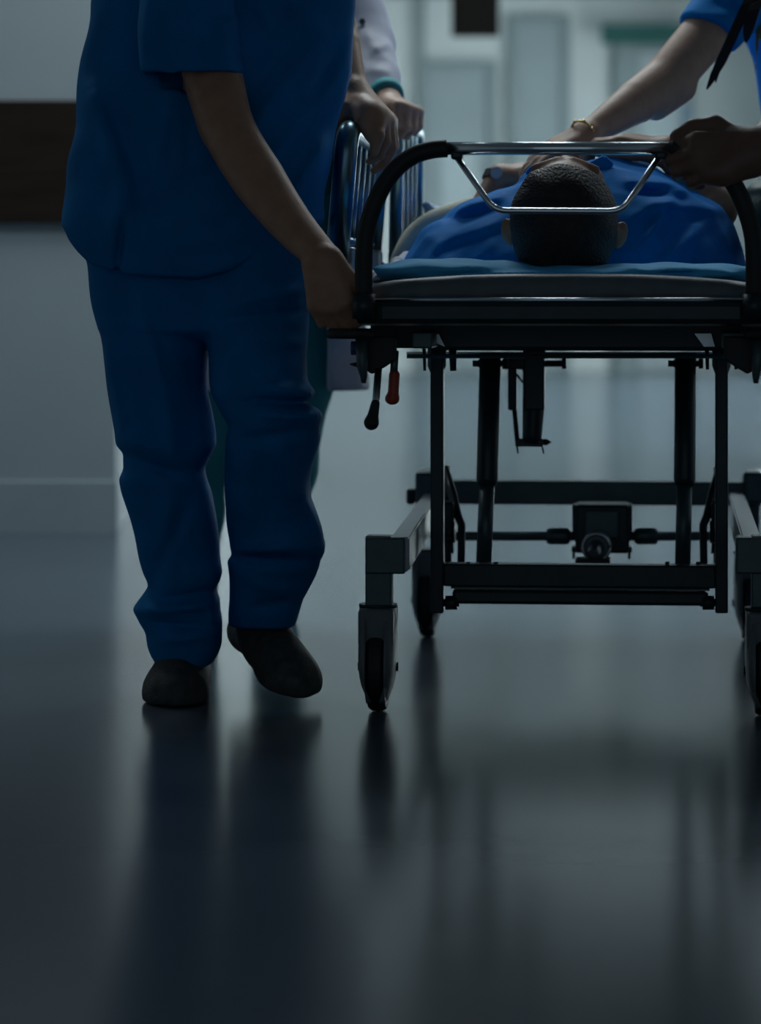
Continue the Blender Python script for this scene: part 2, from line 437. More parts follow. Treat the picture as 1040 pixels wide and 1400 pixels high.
# tall frosted windows in the right corridor wall, bright with daylight
WIN = 11.0
M_pane = mat('frosted_pane', (0.8, 0.8, 0.8), 0.5, emit=((0.82, 0.97, 1.0), WIN))
def window(n, y0, y1, z0, z1, x=XR, sg=-1):
    o = box('window_%d_offscreen' % n, (min(x, x+np.sign(sg)*0.01), y0, z0), (max(x, x+np.sign(sg)*0.01), y1, z1), M_pane, bev=0)
    struct(o, 'frosted corridor window bright with daylight', 'window')
    for lo, hi in (((0, y0-0.06, z0-0.06), (0, y1+0.06, z0)), ((0, y0-0.06, z1), (0, y1+0.06, z1+0.06)), ((0, y0-0.06, z0), (0, y0, z1)), ((0, y1, z0), (0, y1+0.06, z1)), ((0, (y0+y1)/2-0.025, z0), (0, (y0+y1)/2+0.025, z1))):
        box('window_frame', (min(x, x+np.sign(sg)*0.06), lo[1], lo[2]), (max(x, x+np.sign(sg)*0.06), hi[1], hi[2]), M_lampf, o)
for i, y in enumerate((15.0, 18.0, 21.0, 24.0)): window(i+1, y-0.9, y+0.9, 0.25, 2.5)

# ================================================================== THE GURNEY
TH = math.radians(5.1); GX, GY = (780-CX)/FPX*5.5, 5.5
sT, cT = math.sin(TH), math.cos(TH)
gur = empty('hospital_gurney', (GX, GY, 0), 'steel hospital gurney on castors with raised push handle', 'gurney', rz=-TH)
def gl(px, py, ly):
    k = (px-CX)/FPX
    D = (ly+GX*sT+GY*cT)/(k*sT+cT)
    X = k*D; dx, dy = X-GX, D-GY
    return np.array([dx*cT-dy*sT, ly, CAMH-(py-HY)/FPX*D])
def gw(l):
    """gurney-local to world"""
    return np.array([GX+l[0]*cT+l[1]*sT, GY-l[0]*sT+l[1]*cT, l[2]])
def gbox(name, x0, y0, x1, y1, l0, l1, m=None, bev=0.003, parent=None):
    a = gl(x0, y0, l0); b = gl(x1, y1, l0)
    return box(name, (a[0], l0, b[2]), (b[0], l1, a[2]), m or M_frameg, parent or gur, bev)
def gtube(name, pts, r, m=None, parent=None, n=14, rnd=0):
    q = [gl(*p) for p in pts]
    if rnd: q = rounded(q, rnd)
    return tube(name, q, r, m or M_frameg, parent or gur, n)
def cyl(name, a, b, r, m, parent=None, n=16): return tube(name, [a, b], r, m, parent or gur, n)

# castors
def castor(px, l):
    c = gl(px, 900, l)
    e = bpy.data.objects.new('castor', None); C.objects.link(e); e.parent = gur; e.location = (c[0], l, 0)
    R = 0.078
    bm = bmesh.new()                                            # tyre
    prof = [(0.0, 0.012), (0.05, 0.012), (0.066, 0.016), (R-0.004, 0.0155), (R, 0.010), (R+0.0012, 0.0)]
    prof = prof+[(r, -x) for r, x in prof[-2::-1]]
    n = 36; rings = []
    for r, x in prof[1:-1]:
        rings.append([bm.verts.new((x, math.cos(2*math.pi*k/n)*r, R+0.001+math.sin(2*math.pi*k/n)*r)) for k in range(n)])
    for A, Bq in zip(rings[:-1], rings[1:]):
        for k in range(n): bm.faces.new((A[k], A[(k+1) % n], Bq[(k+1) % n], Bq[k]))
    bm.faces.new(rings[0]); bm.faces.new(rings[-1])
    bmesh.ops.recalc_face_normals(bm, faces=bm.faces)
    me = bpy.data.meshes.new('wheel'); bm.to_mesh(me); bm.free(); finish('wheel', me, M_black, e, smooth=False)
    # hood: two bulging side shells and a bridging crown
    zt_ = 0.183
    for sg in (-1, 1):
        out = [(0.0, zt_, 0.0325), (0.0, 0.12, 0.0325), (0.0, 0.075, 0.032), (0.0, 0.045, 0.027), (0.0, 0.024, 0.018)]
        bm = bmesh.new(); grid = []
        for i, (z, t) in enumerate([(zt_, 0.0325), (0.14, 0.0330), (0.10, 0.0330), (0.080, 0.0325), (0.066, 0.0312), (0.055, 0.0292), (0.045, 0.0266), (0.036, 0.0232), (0.028, 0.0200), (0.021, 0.0175)]):
            hy = math.sqrt(max(0.0005, 0.088**2-max(0, abs(z-0.085))**2)) if z < 0.15 else 0.062-0.5*(z-0.15)
            rowo = []; rowi = []
            for k in range(9):
                u = -1+2*k/8; yy = u*hy; bul = t-(0.012*abs(u)**3)
                rowo.append(bm.verts.new((sg*bul, yy, z))); rowi.append(bm.verts.new((sg*max(0.0165, bul-0.012), yy, z)))
            grid.append((rowo, rowi))
        for (o0, i0), (o1, i1) in zip(grid[:-1], grid[1:]):
            for k in range(8):
                bm.faces.new((o0[k], o0[k+1], o1[k+1], o1[k])); bm.faces.new((i0[k], i1[k], i1[k+1], i0[k+1]))
            for k in (0, 8): bm.faces.new((o0[k], o1[k], i1[k], i0[k]))
        for o0, i0 in (grid[0], grid[-1]):
            for k in range(8): bm.faces.new((o0[k], i0[k], i0[k+1], o0[k+1]))
        bmesh.ops.recalc_face_normals(bm, faces=bm.faces)
        me = bpy.data.meshes.new('hood_side'); bm.to_mesh(me); bm.free(); finish('hood_side', me, M_hood, e, smooth=True)
    box('hood_crown', (-0.031, -0.055, 0.118), (0.031, 0.055, zt_+0.001), M_hood, e, 0.006)
    cyl('axle_bolt', (-0.036, 0, R), (0.036, 0, R), 0.008, M_dark, e, 8)
    cyl('swivel_ring', (0, 0, zt_), (0, 0, zt_+0.006), 0.034, M_dark, e, 20)
    return e
LF, LR = 0.0, 1.17
castor(517, LF); castor(1044, LF); castor(585, LR)
castor(1024, LR)
# stems, brackets, chassis
for side, (pa, pb, qa, qb) in enumerate((((499), 535, 499, 553), (1027, 1063, 1006, 1063))):
    gbox('stem', pa, 733, pb, 832, LF-0.022, LF+0.022)
    gbox('corner_bracket', qa, 735, qb, 785, LF-0.030, LF+0.035)
for sg, xf, xb in ((0, 545, 594), (1, 1017, 1016)):
    a = gl(xf, 735, LF-0.028); b = gl(xb, 657, LR)
    z1 = a[2]; w = 0.016
    x0 = a[0]-w if sg == 0 else a[0]-0.004; x1 = x0+0.034
    xe0 = b[0]-0.02 if sg == 0 else x0; 
    bm = bmesh.new()
    zz1 = b[2]-0.02
    vs = [bm.verts.new(v) for v in ((x0, LF-0.02, z1-0.060), (x1, LF-0.02, z1-0.060), (x1, LF-0.02, z1), (x0, LF-0.02, z1),
                                    (xe0, LR+0.05, zz1-0.06), (xe0+0.034, LR+0.05, zz1-0.06), (xe0+0.034, LR+0.05, zz1), (xe0, LR+0.05, zz1))]
    for q in ((0, 1, 2, 3), (5, 4, 7, 6), (0, 4, 5, 1), (1, 5, 6, 2), (2, 6, 7, 3), (3, 7, 4, 0)): bm.faces.new([vs[i] for i in q])
    bmesh.ops.recalc_face_normals(bm, faces=bm.faces)
    bmesh.ops.bevel(bm, geom=bm.edges[:], offset=0.003, segments=2, affect='EDGES')
    me = bpy.data.meshes.new('side_rail'); bm.to_mesh(me); bm.free(); finish('side_rail', me, mat('painted_steel_pale', (0.34, 0.38, 0.42), 0.35, 0.2, noise=0.06), gur)
# rear cross member with its end blocks
gbox('rear_crossmember', 570, 657, 1040, 692, 1.10, 1.16)
for x0, x1 in ((567, 592), (1016, 1044)):
    gbox('end_block', x0, 645, x1, 690, 1.07, 1.20, bev=0.008)
    gbox('end_knob', x0-12 if x0 < 800 else x1, 668, x0 if x0 < 800 else x1+12, 690, 1.10, 1.14, M_dark, 0.006)
for x in (585, 1024): gbox('stem', x-14, 690, x+14, 735, LR-0.02, LR+0.02)
# brake axle, couplings, gear box
yA = 0.92
cyl('brake_axle', gl(612, 733, yA), gl(992, 733, yA), 0.0095, M_frameg)
for x0, x1 in ((747, 779), (867, 899)):
    a, b = gl(x0, 733, yA), gl(x1, 733, yA)
    c = tube('coupling', [a, a*0.86+b*0.14, a*0.12+b*0.88, b], [0.014, 0.0175, 0.0175, 0.014], M_frameg, gur, 10)
for x in (741, 783, 863, 905): pass
gb = gbox('gear_housing', 786, 690, 860, 757, yA-0.06, yA+0.05, M_dark, 0.006)
gbox('gear_cover', 799, 697, 846, 737, yA-0.075, yA-0.055, M_frameg, 0.004, gur)
for x0, x1 in ((782, 796), (849, 864)):
    gbox('mounting_ear', x0, 690, x1, 740, yA-0.03, yA+0.03, M_dark, 0.004)
    gbox('mounting_foot', x0-1 if x0 < 800 else x0-4, 748, x1+4 if x0 < 800 else x1, 756, yA-0.03, yA+0.03, M_dark, 0.002)
    xm = x0+2 if x0 < 800 else x1-4
    cyl('screw', gl(xm, 756, yA-0.02), gl(xm, 764, yA-0.02), 0.003, M_dark, n=8)
# pedal cylinder pointing at the camera
a = gl(815, 748, yA-0.20); b = gl(818, 742, yA-0.05)
bm = bmesh.new(); tube_geo(bm, [b, b*0.4+a*0.6, a], [0.027, 0.029, 0.029], 22)
me = bpy.data.meshes.new('pedal_cylinder'); bm.to_mesh(me); bm.free(); finish('pedal_cylinder', me, M_frameg, gur)
tube('cylinder_rim', [a+np.array([0.0265*math.cos(t), -0.003, 0.0265*math.sin(t)]) for t in np.linspace(0, 2*math.pi, 25)], 0.0035, M_steel, gur, 8)
tube('pedal_rod', [a+np.array([0, -0.002, 0]), a+np.array([-0.006, -0.035, -0.012])], [0.016, 0.012], M_steel, gur, 12)
gbox('pedal_plate', 786, 765, 834, 771, yA-0.24, yA-0.17, M_dark, 0.002)
# lift frame: uprights, lower bars, bolts
yU = 0.36
for x0, x1 in ((588, 606), (977.5, 995)):
    gbox('lift_upright', x0, 478, x1, 839, yU-0.018, yU+0.018, M_dark, 0.003)
gbox('lift_crossbar', 606, 771, 978, 805, yU-0.016, yU+0.030, M_dark)
gbox('lift_lower_bar', 618, 806, 968, 829, yU-0.010, yU+0.022, M_dark, 0.006)
gbox('lift_ledge', 616, 802, 970, 808, yU-0.020, yU+0.0, M_frameg, 0.001)
for x in (617, 968):
    cyl('pivot_bolt', gl(x-8, 824, yU-0.002), gl(x+8, 824, yU-0.002), 0.0135, M_dark, n=10)
    cyl('pivot_nut', gl(x-11, 824, yU-0.002), gl(x+11, 824, yU-0.002), 0.008, M_dark, n=6)
for x in (640, 678, 912, 954): cyl('frame_screw', gl(x, 772, yU), gl(x, 768, yU), 0.004, M_dark, n=8)
# gas struts
for xt, xb in ((670, 661), (937, 933)):
    t = gl(xt, 483, 0.47); mdl = gl(xb*0.62+xt*0.38+1, 664, 0.45); lo = gl(xb, 772, 0.43)
    st = tube('strut_cylinder', [t, t*0.05+mdl*0.95, mdl], [0.0205, 0.0205, 0.0185], M_dark, gur, 16)
    tube('strut_rod', [mdl, lo], 0.0150, M_frameg, gur, 14)
    cyl('strut_pin', gl(xt-24, 497, 0.47), gl(xt+24, 497, 0.47), 0.006, M_dark, n=8)
    tube('pin_cone', [gl(xt-24, 497, 0.47), gl(xt-15, 497, 0.47)], [0.001, 0.008], M_dark, gur, 8)
    cyl('pin_head', gl(xt+18, 497, 0.47), gl(xt+24, 497, 0.47), 0.010, M_dark, n=10)
# centre actuator hanging under the deck
yC = 0.62
tube('actuator_body', [gl(730, 478, yC), gl(729, 560, yC), gl(727, 598, yC-0.01), gl(726, 606, yC-0.01)], [0.022, 0.0215, 0.019, 0.016], M_dark, gur, 16)
gbox('actuator_shroud', 716, 484, 744, 561, yC-0.028, yC+0.02, M_dark)
gbox('actuator_link', 694, 500, 706, 561, yC-0.012, yC+0.012, M_dark)
tube('actuator_arm', [gl(703, 560, yC), gl(707, 604, yC)], 0.0048, M_dark, gur, 8)
gbox('actuator_foot', 704, 600, 742, 611, yC-0.02, yC+0.012, M_dark, 0.002)
tube('actuator_pin', [gl(740, 604.5, yC), gl(747, 604.5, yC), gl(754, 604.5, yC)], [0.006, 0.0065, 0.0005], M_dark, gur, 10)
cyl('actuator_axle', gl(686, 497, yC), gl(770, 497, yC), 0.0062, M_dark)
cyl('axle_head', gl(768, 497, yC), gl(774, 497, yC), 0.011, M_dark, n=10)
for x, x2 in ((706, 708), (740, 743)): tube('split_pin', [gl(x, 606, yC), gl(x2, 620, yC)], 0.0020, M_dark, gur, 6)
tube('cable', [gl(694, 492, yC), gl(706, 512, yC), gl(714, 522, yC), gl(718, 512, yC), gl(712, 498, yC)], 0.003, M_black, gur, 6)
gbox('actuator_bracket', 686, 490, 718, 505, yC-0.014, yC+0.014, M_dark)
# side linkage levers next to the uprights
for fl in (0, 1):
    f = (lambda x: x) if fl == 0 else (lambda x: 1592-x)
    cyl('linkage_hub', gl(f(604), 727, 0.62), gl(f(622), 727, 0.62), 0.022, M_dark, n=16)
    tube('linkage_lever', [gl(f(609), 641, 0.70), gl(f(617), 672, 0.66), gl(f(626), 706, 0.62), gl(f(631), 718, 0.60), gl(f(630), 771, 0.55)], [0.008, 0.010, 0.0085, 0.008, 0.0075], M_dark, gur, 10)
    tube('linkage_lever', [gl(f(610), 640, 0.72), gl(f(608), 700, 0.66), gl(f(612), 770, 0.60)], [0.010, 0.013, 0.007], M_dark, gur, 10)
    tube('linkage_hook', [gl(f(616), 742, 0.6), gl(f(619), 757, 0.6)], [0.005, 0.002], M_dark, gur, 8)
    gbox('linkage_plate', min(f(603), f(620)), 686, max(f(603), f(620)), 742, 0.60, 0.66, M_dark, 0.006)
# deck: bumper rail, deck frame and the lower rail
Ld = -0.30
z_b1 = gl(760, 409, Ld)[2]; z_b0 = gl(760, 446, Ld)[2]
xl = gl(470, 420, Ld)[0]; xr = gl(1066, 420, Ld)[0]
bm = bmesh.new()
zc = (z_b0+z_b1)/2
loop = rounded([(xl, 1.62, zc), (xl, Ld, zc), (xr, Ld, zc), (xr, 1.62, zc)], 0.09, 8)
# rounded-rectangle bumper section swept round three sides
sec = [(-0.016, -0.018), (-0.020, -0.010), (-0.020, 0.010), (-0.016, 0.0205), (0.010, 0.0215), (0.016, 0.016), (0.016, -0.016), (0.008, -0.022)]
rings = []
for i, p in enumerate(loop):
    t = (loop[min(i+1, len(loop)-1)]-loop[max(i-1, 0)]).normalized(); nrm = Vector((t.y, -t.x, 0))
    rings.append([bm.verts.new(p+nrm*(-a)+Vector((0, 0, b))) for a, b in sec])
for A, Bq in zip(rings[:-1], rings[1:]):
    for k in range(8): bm.faces.new((A[k], A[(k+1) % 8], Bq[(k+1) % 8], Bq[k]))
bm.faces.new(rings[0]); bm.faces.new(rings[-1][::-1]); bmesh.ops.recalc_face_normals(bm, faces=bm.faces)
me = bpy.data.meshes.new('bumper'); bm.to_mesh(me); bm.free(); finish('bumper', me, M_dark, gur, smooth=False)
tube('bumper_highlight', [gl(500, 410, Ld-0.018), gl(1036, 410, Ld-0.018)], 0.0036, M_chrome, gur, 10)  # chrome line added to draw the highlight along the bumper's top edge
box('deck', (xl+0.02, Ld+0.02, z_b0+0.004), (xr-0.02, 1.60, z_b1-0.006), M_frameg, gur, 0.006)
# deck under-frame
gbox('deck_crossbeam', 506, 432, 1062, 477, -0.06, -0.02, M_dark)
gbox('deck_rear_beam', 588, 452, 1000, 480, 0.34, 0.39, M_dark)
for x0, x1 in ((572, 596), (985, 1010)):
    a = gl(x0, 452, -0.05); b = gl(x1, 474, -0.05)
    box('deck_runner', (a[0], -0.2, b[2]), (a[0]+0.035, 1.45, a[2]), M_frameg, gur)
gtube('lower_rail', [(556, 487, 0.28), (1060, 487, 0.28)], 0.0042, M_frameg)
gtube('lower_rail', [(556, 484, 0.50), (1060, 484, 0.50)], 0.0042, M_steel)
for fl, pts in ((0, ((568, 457), (600, 457), (608, 474))), (1, ((949, 456), (972, 456), (977, 474), (962, 474)))):  # pale steel plates added to stand for bright background seen through gaps
    q = [gl(x, y, -0.085) for x, y in pts]
    prism('gap_plate', [(v[0], v[2]) for v in q], 1, -0.088, -0.080, M_steel, gur)
for x0, x1, y1 in ((577, 582, 507), (613, 624, 507), (963, 969, 505), (1002, 1008, 505)):
    tube('deck_peg', [gl((x0+x1)/2, 476, 0.30), gl((x0+x1)/2+1, y1, 0.30)], [(x1-x0)/2*0.00142, (x1-x0)/2*0.0011], M_dark, gur, 10)
for x in (597, 986):
    tube('upright_collar', [gl(x, 470, yU-0.001), gl(x, 500, yU-0.001), gl(x, 510, yU-0.001)], [0.0175, 0.0175, 0.0125], M_dark, gur, 12)
# bumper discs and the under-corner latch castings
for fl in (0, 1):
    f = (lambda x: x) if fl == 0 else (lambda x: 1530-x)
    c0 = gl(f(479), 463, Ld+0.0); c1 = gl(f(479), 449, Ld+0.0)
    tube('bumper_disc', [c0, c0*0.8+c1*0.2, c0*0.25+c1*0.75, c1], [0.036, 0.0415, 0.0415, 0.035], M_black, gur, 28)
    tube('latch_post', [gl(f(494), 462, Ld), gl(f(495), 500, Ld), gl(f(497), 515, Ld), gl(f(497), 524, Ld)], [0.0105, 0.0095, 0.006, 0.004], M_frameg, gur, 12)
    lb = [gl(f(x), y, Ld+0.03) for x, y in ((500, 460), (540, 460), (540, 492), (525, 502), (508, 512), (498, 505))]
    prism('latch_casting', [(v[0], v[2]) for v in lb], 1, Ld+0.03, Ld+0.07, M_black, gur, 0.003)
    tube('latch_spike', [gl(f(498), 499, Ld+0.01), gl(f(478), 498, Ld+0.01)], [0.008, 0.001], M_black, gur, 8)
    cyl('latch_knob', gl(f(480), 476, Ld+0.05), gl(f(494), 476, Ld+0.05), 0.012, mat('blue_plastic', (0.02, 0.08, 0.25), 0.4), n=14)
lev = tube('release_lever', [gl(517, 505, -0.27), gl(514, 545, -0.29), gl(512, 556, -0.295)], [0.0062, 0.0062, 0.0065], M_steel, gur, 12)
S = Solid().cap(gl(513, 552, -0.295), gl(508, 577, -0.30), 0.0075, 0.0105, 0.004).ell(gl(507.5, 578, -0.30), (0.0125, 0.0125, 0.0125), k=0.004)
me = S.mesh('lever_knob', 0.0015); finish('lever_knob', me, M_black, lev)
lev = tube('brake_lever', [gl(540, 480, -0.25), gl(538, 512, -0.26)], 0.0065, M_frameg, gur, 12)
S = Solid().cap(gl(539, 513, -0.26), gl(537, 544, -0.26), 0.0092, 0.0092, 0.003).ell(gl(536, 545, -0.26), (0.0122, 0.0122, 0.0105), k=0.004)
me = S.mesh('red_grip', 0.0015); o = finish('red_grip', me, M_red, lev); o['label'] = 'dark red lever grip'

# push handle: chrome bar, foam grips, drop bar
Lh = -0.33
yb = 203
def hp(x, y): return gl(x, y, Lh)
tube('handle_bar', [hp(600, yb), hp(930, yb)], 0.0108, M_chrome, gur, 18)
for fl in (0, 1):
    f = (lambda x: x) if fl == 0 else (lambda x: 1528-x)
    pts = [(611, 203), (590, 205), (565, 213), (541, 231), (521, 259), (507, 292), (499, 325), (497, 360), (497, 408)]
    tube('foam_grip', spline([hp(f(x), y) for x, y in pts], 4), 0.0148, M_black, gur, 18)
    tube('handle_socket', [gl(f(497), 402, Lh), gl(f(497), 436, Lh)], 0.019, M_dark, gur, 16)
tube('drop_bar', rounded([gl(618, 206, Lh+0.004), gl(676, 288, Lh-0.02), gl(850, 289, Lh-0.02), gl(907, 206, Lh+0.004)], 0.02, 5), 0.0052, M_chrome, gur, 12)
for x in (624, 903): gbox('bar_clamp', x-8, 206, x+8, 218, Lh-0.01, Lh+0.012, M_dark, 0.004)

# raised side guards
def guard(lx, l0, l1, ztop, zbot, lean, r, nb, label):
    e = bpy.data.objects.new('side_guard', None); C.objects.link(e); e.parent = gur; e.location = (lx, (l0+l1)/2, 0); e['label'] = label
    h = (l1-l0)/2
    pts = rounded([(-lean, -h, zbot), (0, -h, ztop), (0, h, ztop), (-lean, h, zbot)], 0.05, 8)
    tube('guard_frame', pts, r, M_guard, e, 18)
    for k in range(nb):
        y = -h+2*h*(k+1)/(nb+1)
        tube('guard_bar', [(-lean*0.9, y, zbot+0.03), (0, y, ztop-0.005)], 0.0075, M_guard, e, 10)
    tube('guard_lower_rail', [(-lean*0.88, -h, zbot+0.04), (-lean*0.88, h, zbot+0.04)], 0.011, M_guard, e, 12)
    for y in (-h+0.06, h-0.06):
        box('guard_pivot', (-lean-0.018, y-0.02, zbot-0.05), (-lean+0.03, y+0.02, zbot+0.03), M_steel, e, 0.005)
        tube('pivot_screw', [(-lean+0.028, y, zbot), (-lean+0.036, y, zbot)], 0.008, M_steel, e, 10)
    return e
a = gl(475, 172, 0.20)
guard(a[0], 0.20, 0.86, gl(475, 178, 0.20)[2], 0.79, 0.020, 0.0215, 5, 'raised chrome side guard at the head end')
a = gl(543, 164, 0.89)
guard(a[0], 0.89, 1.45, a[2], 0.79, 0.005, 0.0135, 4, 'raised chrome side guard at the foot end')
a = gl(1034, 262, 0.10)
guard(0.415, 0.15, 0.95, 0.93, 0.70, 0.0, 0.016, 5, 'half lowered side guard')

# ================================================================== things on the gurney
# mattress (gurney-local builder, placed with the gurney's yaw)
def gthing_mesh(name, S, h, m, label, cat, relax=2, group=None, base=None):
    me = S.mesh(name, h, relax, base=base)
    o = finish(name, me, m); o.location = base
    return tag(o, label, cat, group)
bz = z_b1-0.004
Sg = Solid()
zm = gl(790, 374, -0.27)[2]
def fm(p):
    dx, dy = p[:, 0]-GX, p[:, 1]-GY
    lx = dx*cT-dy*sT; ly = dx*sT+dy*cT
    cx0 = (xl+xr)/2; hwid = (xr-xl)/2-0.035
    top = zm-0.016*np.abs((lx-cx0)/hwid)**2.6
    ax = np.abs(lx-cx0)-hwid; ay = np.abs(ly-0.66)-0.93
    q = smax(ax, ay, 0.06)
    return smax(smax(q, p[:, 2]-top, 0.022), bz-p[:, 2], 0.004)
Sg.func(fm, gw((0, 0.66, 0.75)), 1.05)
base = gw(((xl+xr)/2, 0.66, bz))
gthing_mesh('mattress', Sg, 0.008, M_matt, 'thin dark grey vinyl mattress on the gurney deck', 'mattress', base=base)

# pillow
Sp = Solid()
pc = gl(700, 376, -0.02)
gx_ax = np.array([cT, -sT, 0]); gy_ax = np.array([sT, cT, 0]); up = np.array([0, 0, 1.0])
pb = gw(gl(612, 366, -0.05)); pb2 = gw(gl(960, 372, -0.05))
pm = (pb+pb2)/2
Sp.ell((pb[0], pb[1], zm+0.004), (0.125, 0.16, 0.020), (gx_ax, gy_ax, up), 0.03)
Sp.ell((pm[0], pm[1], zm+0.0), (0.27, 0.17, 0.014), (gx_ax, gy_ax, up), 0.03)
Sp.ell((pb2[0], pb2[1], zm), (0.105, 0.15, 0.010), (gx_ax, gy_ax, up), 0.03)
Sp.wave(0.0015, 40, 3)
Sp.plane((0, 0, zm-0.016), (0, 0, -1))
pbase = np.array([pm[0], pm[1], zm-0.016])
gthing_mesh('pillow', Sp, 0.005, M_pillow, 'flat pale blue pillow under the patient', 'pillow', base=pbase)

# ================================================================== PEOPLE
def head(S, c, u, w, sc=1.0, neck=None):
    u = nz(u); w = nz(w-u*np.dot(w, u)); r = np.cross(w, u)
    ax = (r, w, u); c = np.asarray(c, float)
    L = lambda a, b, d: c+(r*a+w*b+u*d)*sc
    if neck is not None: S.cap(neck, L(0, -0.02, -0.05), 0.056, 0.054*sc, 0.03)
    S.ell(L(0, -0.010, 0.025), np.array((0.076, 0.097, 0.094))*sc, ax, 0.02)
    S.ell(L(0, 0.022, -0.045), np.array((0.060, 0.070, 0.072))*sc, ax, 0.03)
    S.ell(L(0, 0.066, -0.098), np.array((0.024, 0.022, 0.020))*sc, ax, 0.025)
    for q in (-1, 1):
        S.ell(L(0.038*q, 0.064, -0.030), np.array((0.022, 0.02, 0.024))*sc, ax, 0.02)
        S.ell(L(0.031*q, 0.098, 0.004), np.array((0.020, 0.018, 0.013))*sc, ax, 0.012, '-')
        S.cap(L(0.012*q, 0.086, 0.026), L(0.048*q, 0.074, 0.026), 0.009*sc, 0.008*sc, 0.012)
        S.ell(L(0.079*q, -0.012, -0.004), np.array((0.009, 0.020, 0.033))*sc, ax, 0.006)
        S.ell(L(0.087*q, -0.004, -0.002), np.array((0.005, 0.010, 0.020))*sc, ax, 0.004, '-')
        S.ell(L(0.012*q, 0.100, -0.034), np.array((0.010, 0.010, 0.008))*sc, ax, 0.006)
    S.cap(L(0, 0.088, 0.012), L(0, 0.113, -0.030), 0.008*sc, 0.0125*sc, 0.012)
    S.cap(L(-0.020, 0.084, -0.060), L(0.020, 0.084, -0.060), 0.006*sc, 0.006*sc, 0.006)
    S.cap(L(-0.017, 0.083, -0.070), L(0.017, 0.083, -0.070), 0.0065*sc, 0.0065*sc, 0.006)
    return L, ax

def head_extras(parent, L, sc=1.0):
    for q in (-1, 1):
        b = np.array(parent.location)
        bm = bmesh.new(); bmesh.ops.create_uvsphere(bm, u_segments=14, v_segments=10, radius=0.0125*sc, matrix=Matrix.Translation(Vector(L(0.031*q, 0.076, 0.004)-b)))
        me = bpy.data.meshes.new('eye'); bm.to_mesh(me); bm.free(); e = finish('eye', me, M_eye, parent, smooth=True)
        bm = bmesh.new(); bmesh.ops.create_uvsphere(bm, u_segments=10, v_segments=8, radius=0.0062*sc, matrix=Matrix.Translation(Vector(L(0.031*q, 0.0835, 0.004)-b)))
        me = bpy.data.meshes.new('iris'); bm.to_mesh(me); bm.free(); finish('iris', me, M_iris, e, smooth=True)

def hair_cap(L, ax, sc, thick=0.012, long_=False, k=0.01):
    S = Solid()
    r, w, u = ax
    S.ell(L(0, -0.012, 0.028), np.array((0.076+thick, 0.097+thick, 0.096+thick*1.1))*sc, ax, 0.0)
    S.plane(L(0, 0.055, 0.045), w*0.80-u*0.60, 0.01)
    if not long_: S.plane(L(0, -0.05, -0.075), -u*0.9+w*0.43, 0.01)
    return S

def hand(S, Wp, f, n, s, curls=(0.6, 0.9, 0.6), thumb=None, sc=1.0, spread=0.0, k=0.004):
    """Wp wrist, f finger direction, n the way the palm faces, s the thumb side"""
    f = nz(f); n = nz(n-f*np.dot(n, f)); s = nz(s-f*np.dot(s, f)-n*np.dot(s, n))
    off = (0.030, 0.0105, -0.0095, -0.0285); ln = (0.086, 0.090, 0.085, 0.077); fl = (0.94, 1.05, 0.98, 0.78)
    for i in range(4):
        kn = Wp+(f*ln[i]+s*off[i])*sc
        S.cap(Wp+(s*off[i]*0.62+f*0.008)*sc, kn, 0.0165*sc, 0.0118*sc, 0.018*sc)
    S.cap(Wp+(s*0.02+f*0.02+n*0.008)*sc, Wp+(s*0.024+f*0.05+n*0.008)*sc, 0.015*sc, 0.013*sc, 0.015*sc)
    tips = []
    for i in range(4):
        p = Wp+(f*ln[i]+s*off[i])*sc; a = 0.0
        cu = curls[i] if hasattr(curls[0], '__len__') else curls
        for j, L_ in enumerate((0.043, 0.027, 0.022)):
            a += cu[j]
            q = p+(f*math.cos(a)+n*math.sin(a)+s*spread*(1.5-i)*0.3)*L_*fl[i]*sc
            ra = (0.0108, 0.0095, 0.0085)[j]; rb = (0.0095, 0.0085, 0.0070)[j]
            S.cap(p, q, ra*sc*(0.92 if i == 3 else 1), rb*sc*(0.92 if i == 3 else 1), k)
            p = q
        tips.append(p)
    if thumb is None: thumb = ((0.55, 0.75, 0.35), (0.9, 0.35, 0.35), (0.95, 0.0, 0.4))
    p = Wp+(f*0.022+s*0.024+n*0.006)*sc
    for (af, as_, an), L_, ra, rb in zip(thumb, (0.042, 0.034, 0.028), (0.0155, 0.0125, 0.0115), (0.0125, 0.0112, 0.0085)):
        v = nz(f*af+s*as_+n*an); q = p+v*L_*sc
        S.cap(p, q, ra*sc, rb*sc, 0.008); p = q
    return tips

def arm(S, sh, el, wr, r=(0.054, 0.044, 0.046, 0.028)):
    sh, el, wr = map(np.asarray, (sh, el, wr))
    m1 = el*0.70+wr*0.30
    S.cap(sh, el, r[0], r[1], 0.03)
    S.cap(el, m1, r[1], r[2], 0.003)
    S.cap(m1, wr, r[2], r[3], 0.003)
def leg(S, hip, kn, an, toe, foot=True):
    hip, kn, an, toe = map(np.asarray, (hip, kn, an, toe))
    S.cap(hip, kn, 0.078, 0.052, 0.03)
    cf = kn*0.68+an*0.32
    S.cap(kn, cf, 0.050, 0.050, 0.004); S.cap(cf, an, 0.050, 0.034, 0.004)
    if foot: S.cap(an+np.array([0, 0, -0.03]), toe, 0.032, 0.026, 0.03)
def torso(S, pel, chest, neck, shL, shR):
    pel, chest, neck, shL, shR = map(np.asarray, (pel, chest, neck, shL, shR))
    ax = nz(shL-shR); upv = nz(chest-pel); fw = np.cross(ax, upv)
    S.ell(pel, (0.150, 0.095, 0.12), (ax, fw, upv), 0.03)
    S.ell((pel+chest)/2, (0.130, 0.085, 0.17), (ax, fw, upv), 0.05)
    S.ell(chest, (0.150, 0.100, 0.16), (ax, fw, upv), 0.05)
    S.cap(shL, neck, 0.052, 0.05, 0.04); S.cap(shR, neck, 0.052, 0.05, 0.04)

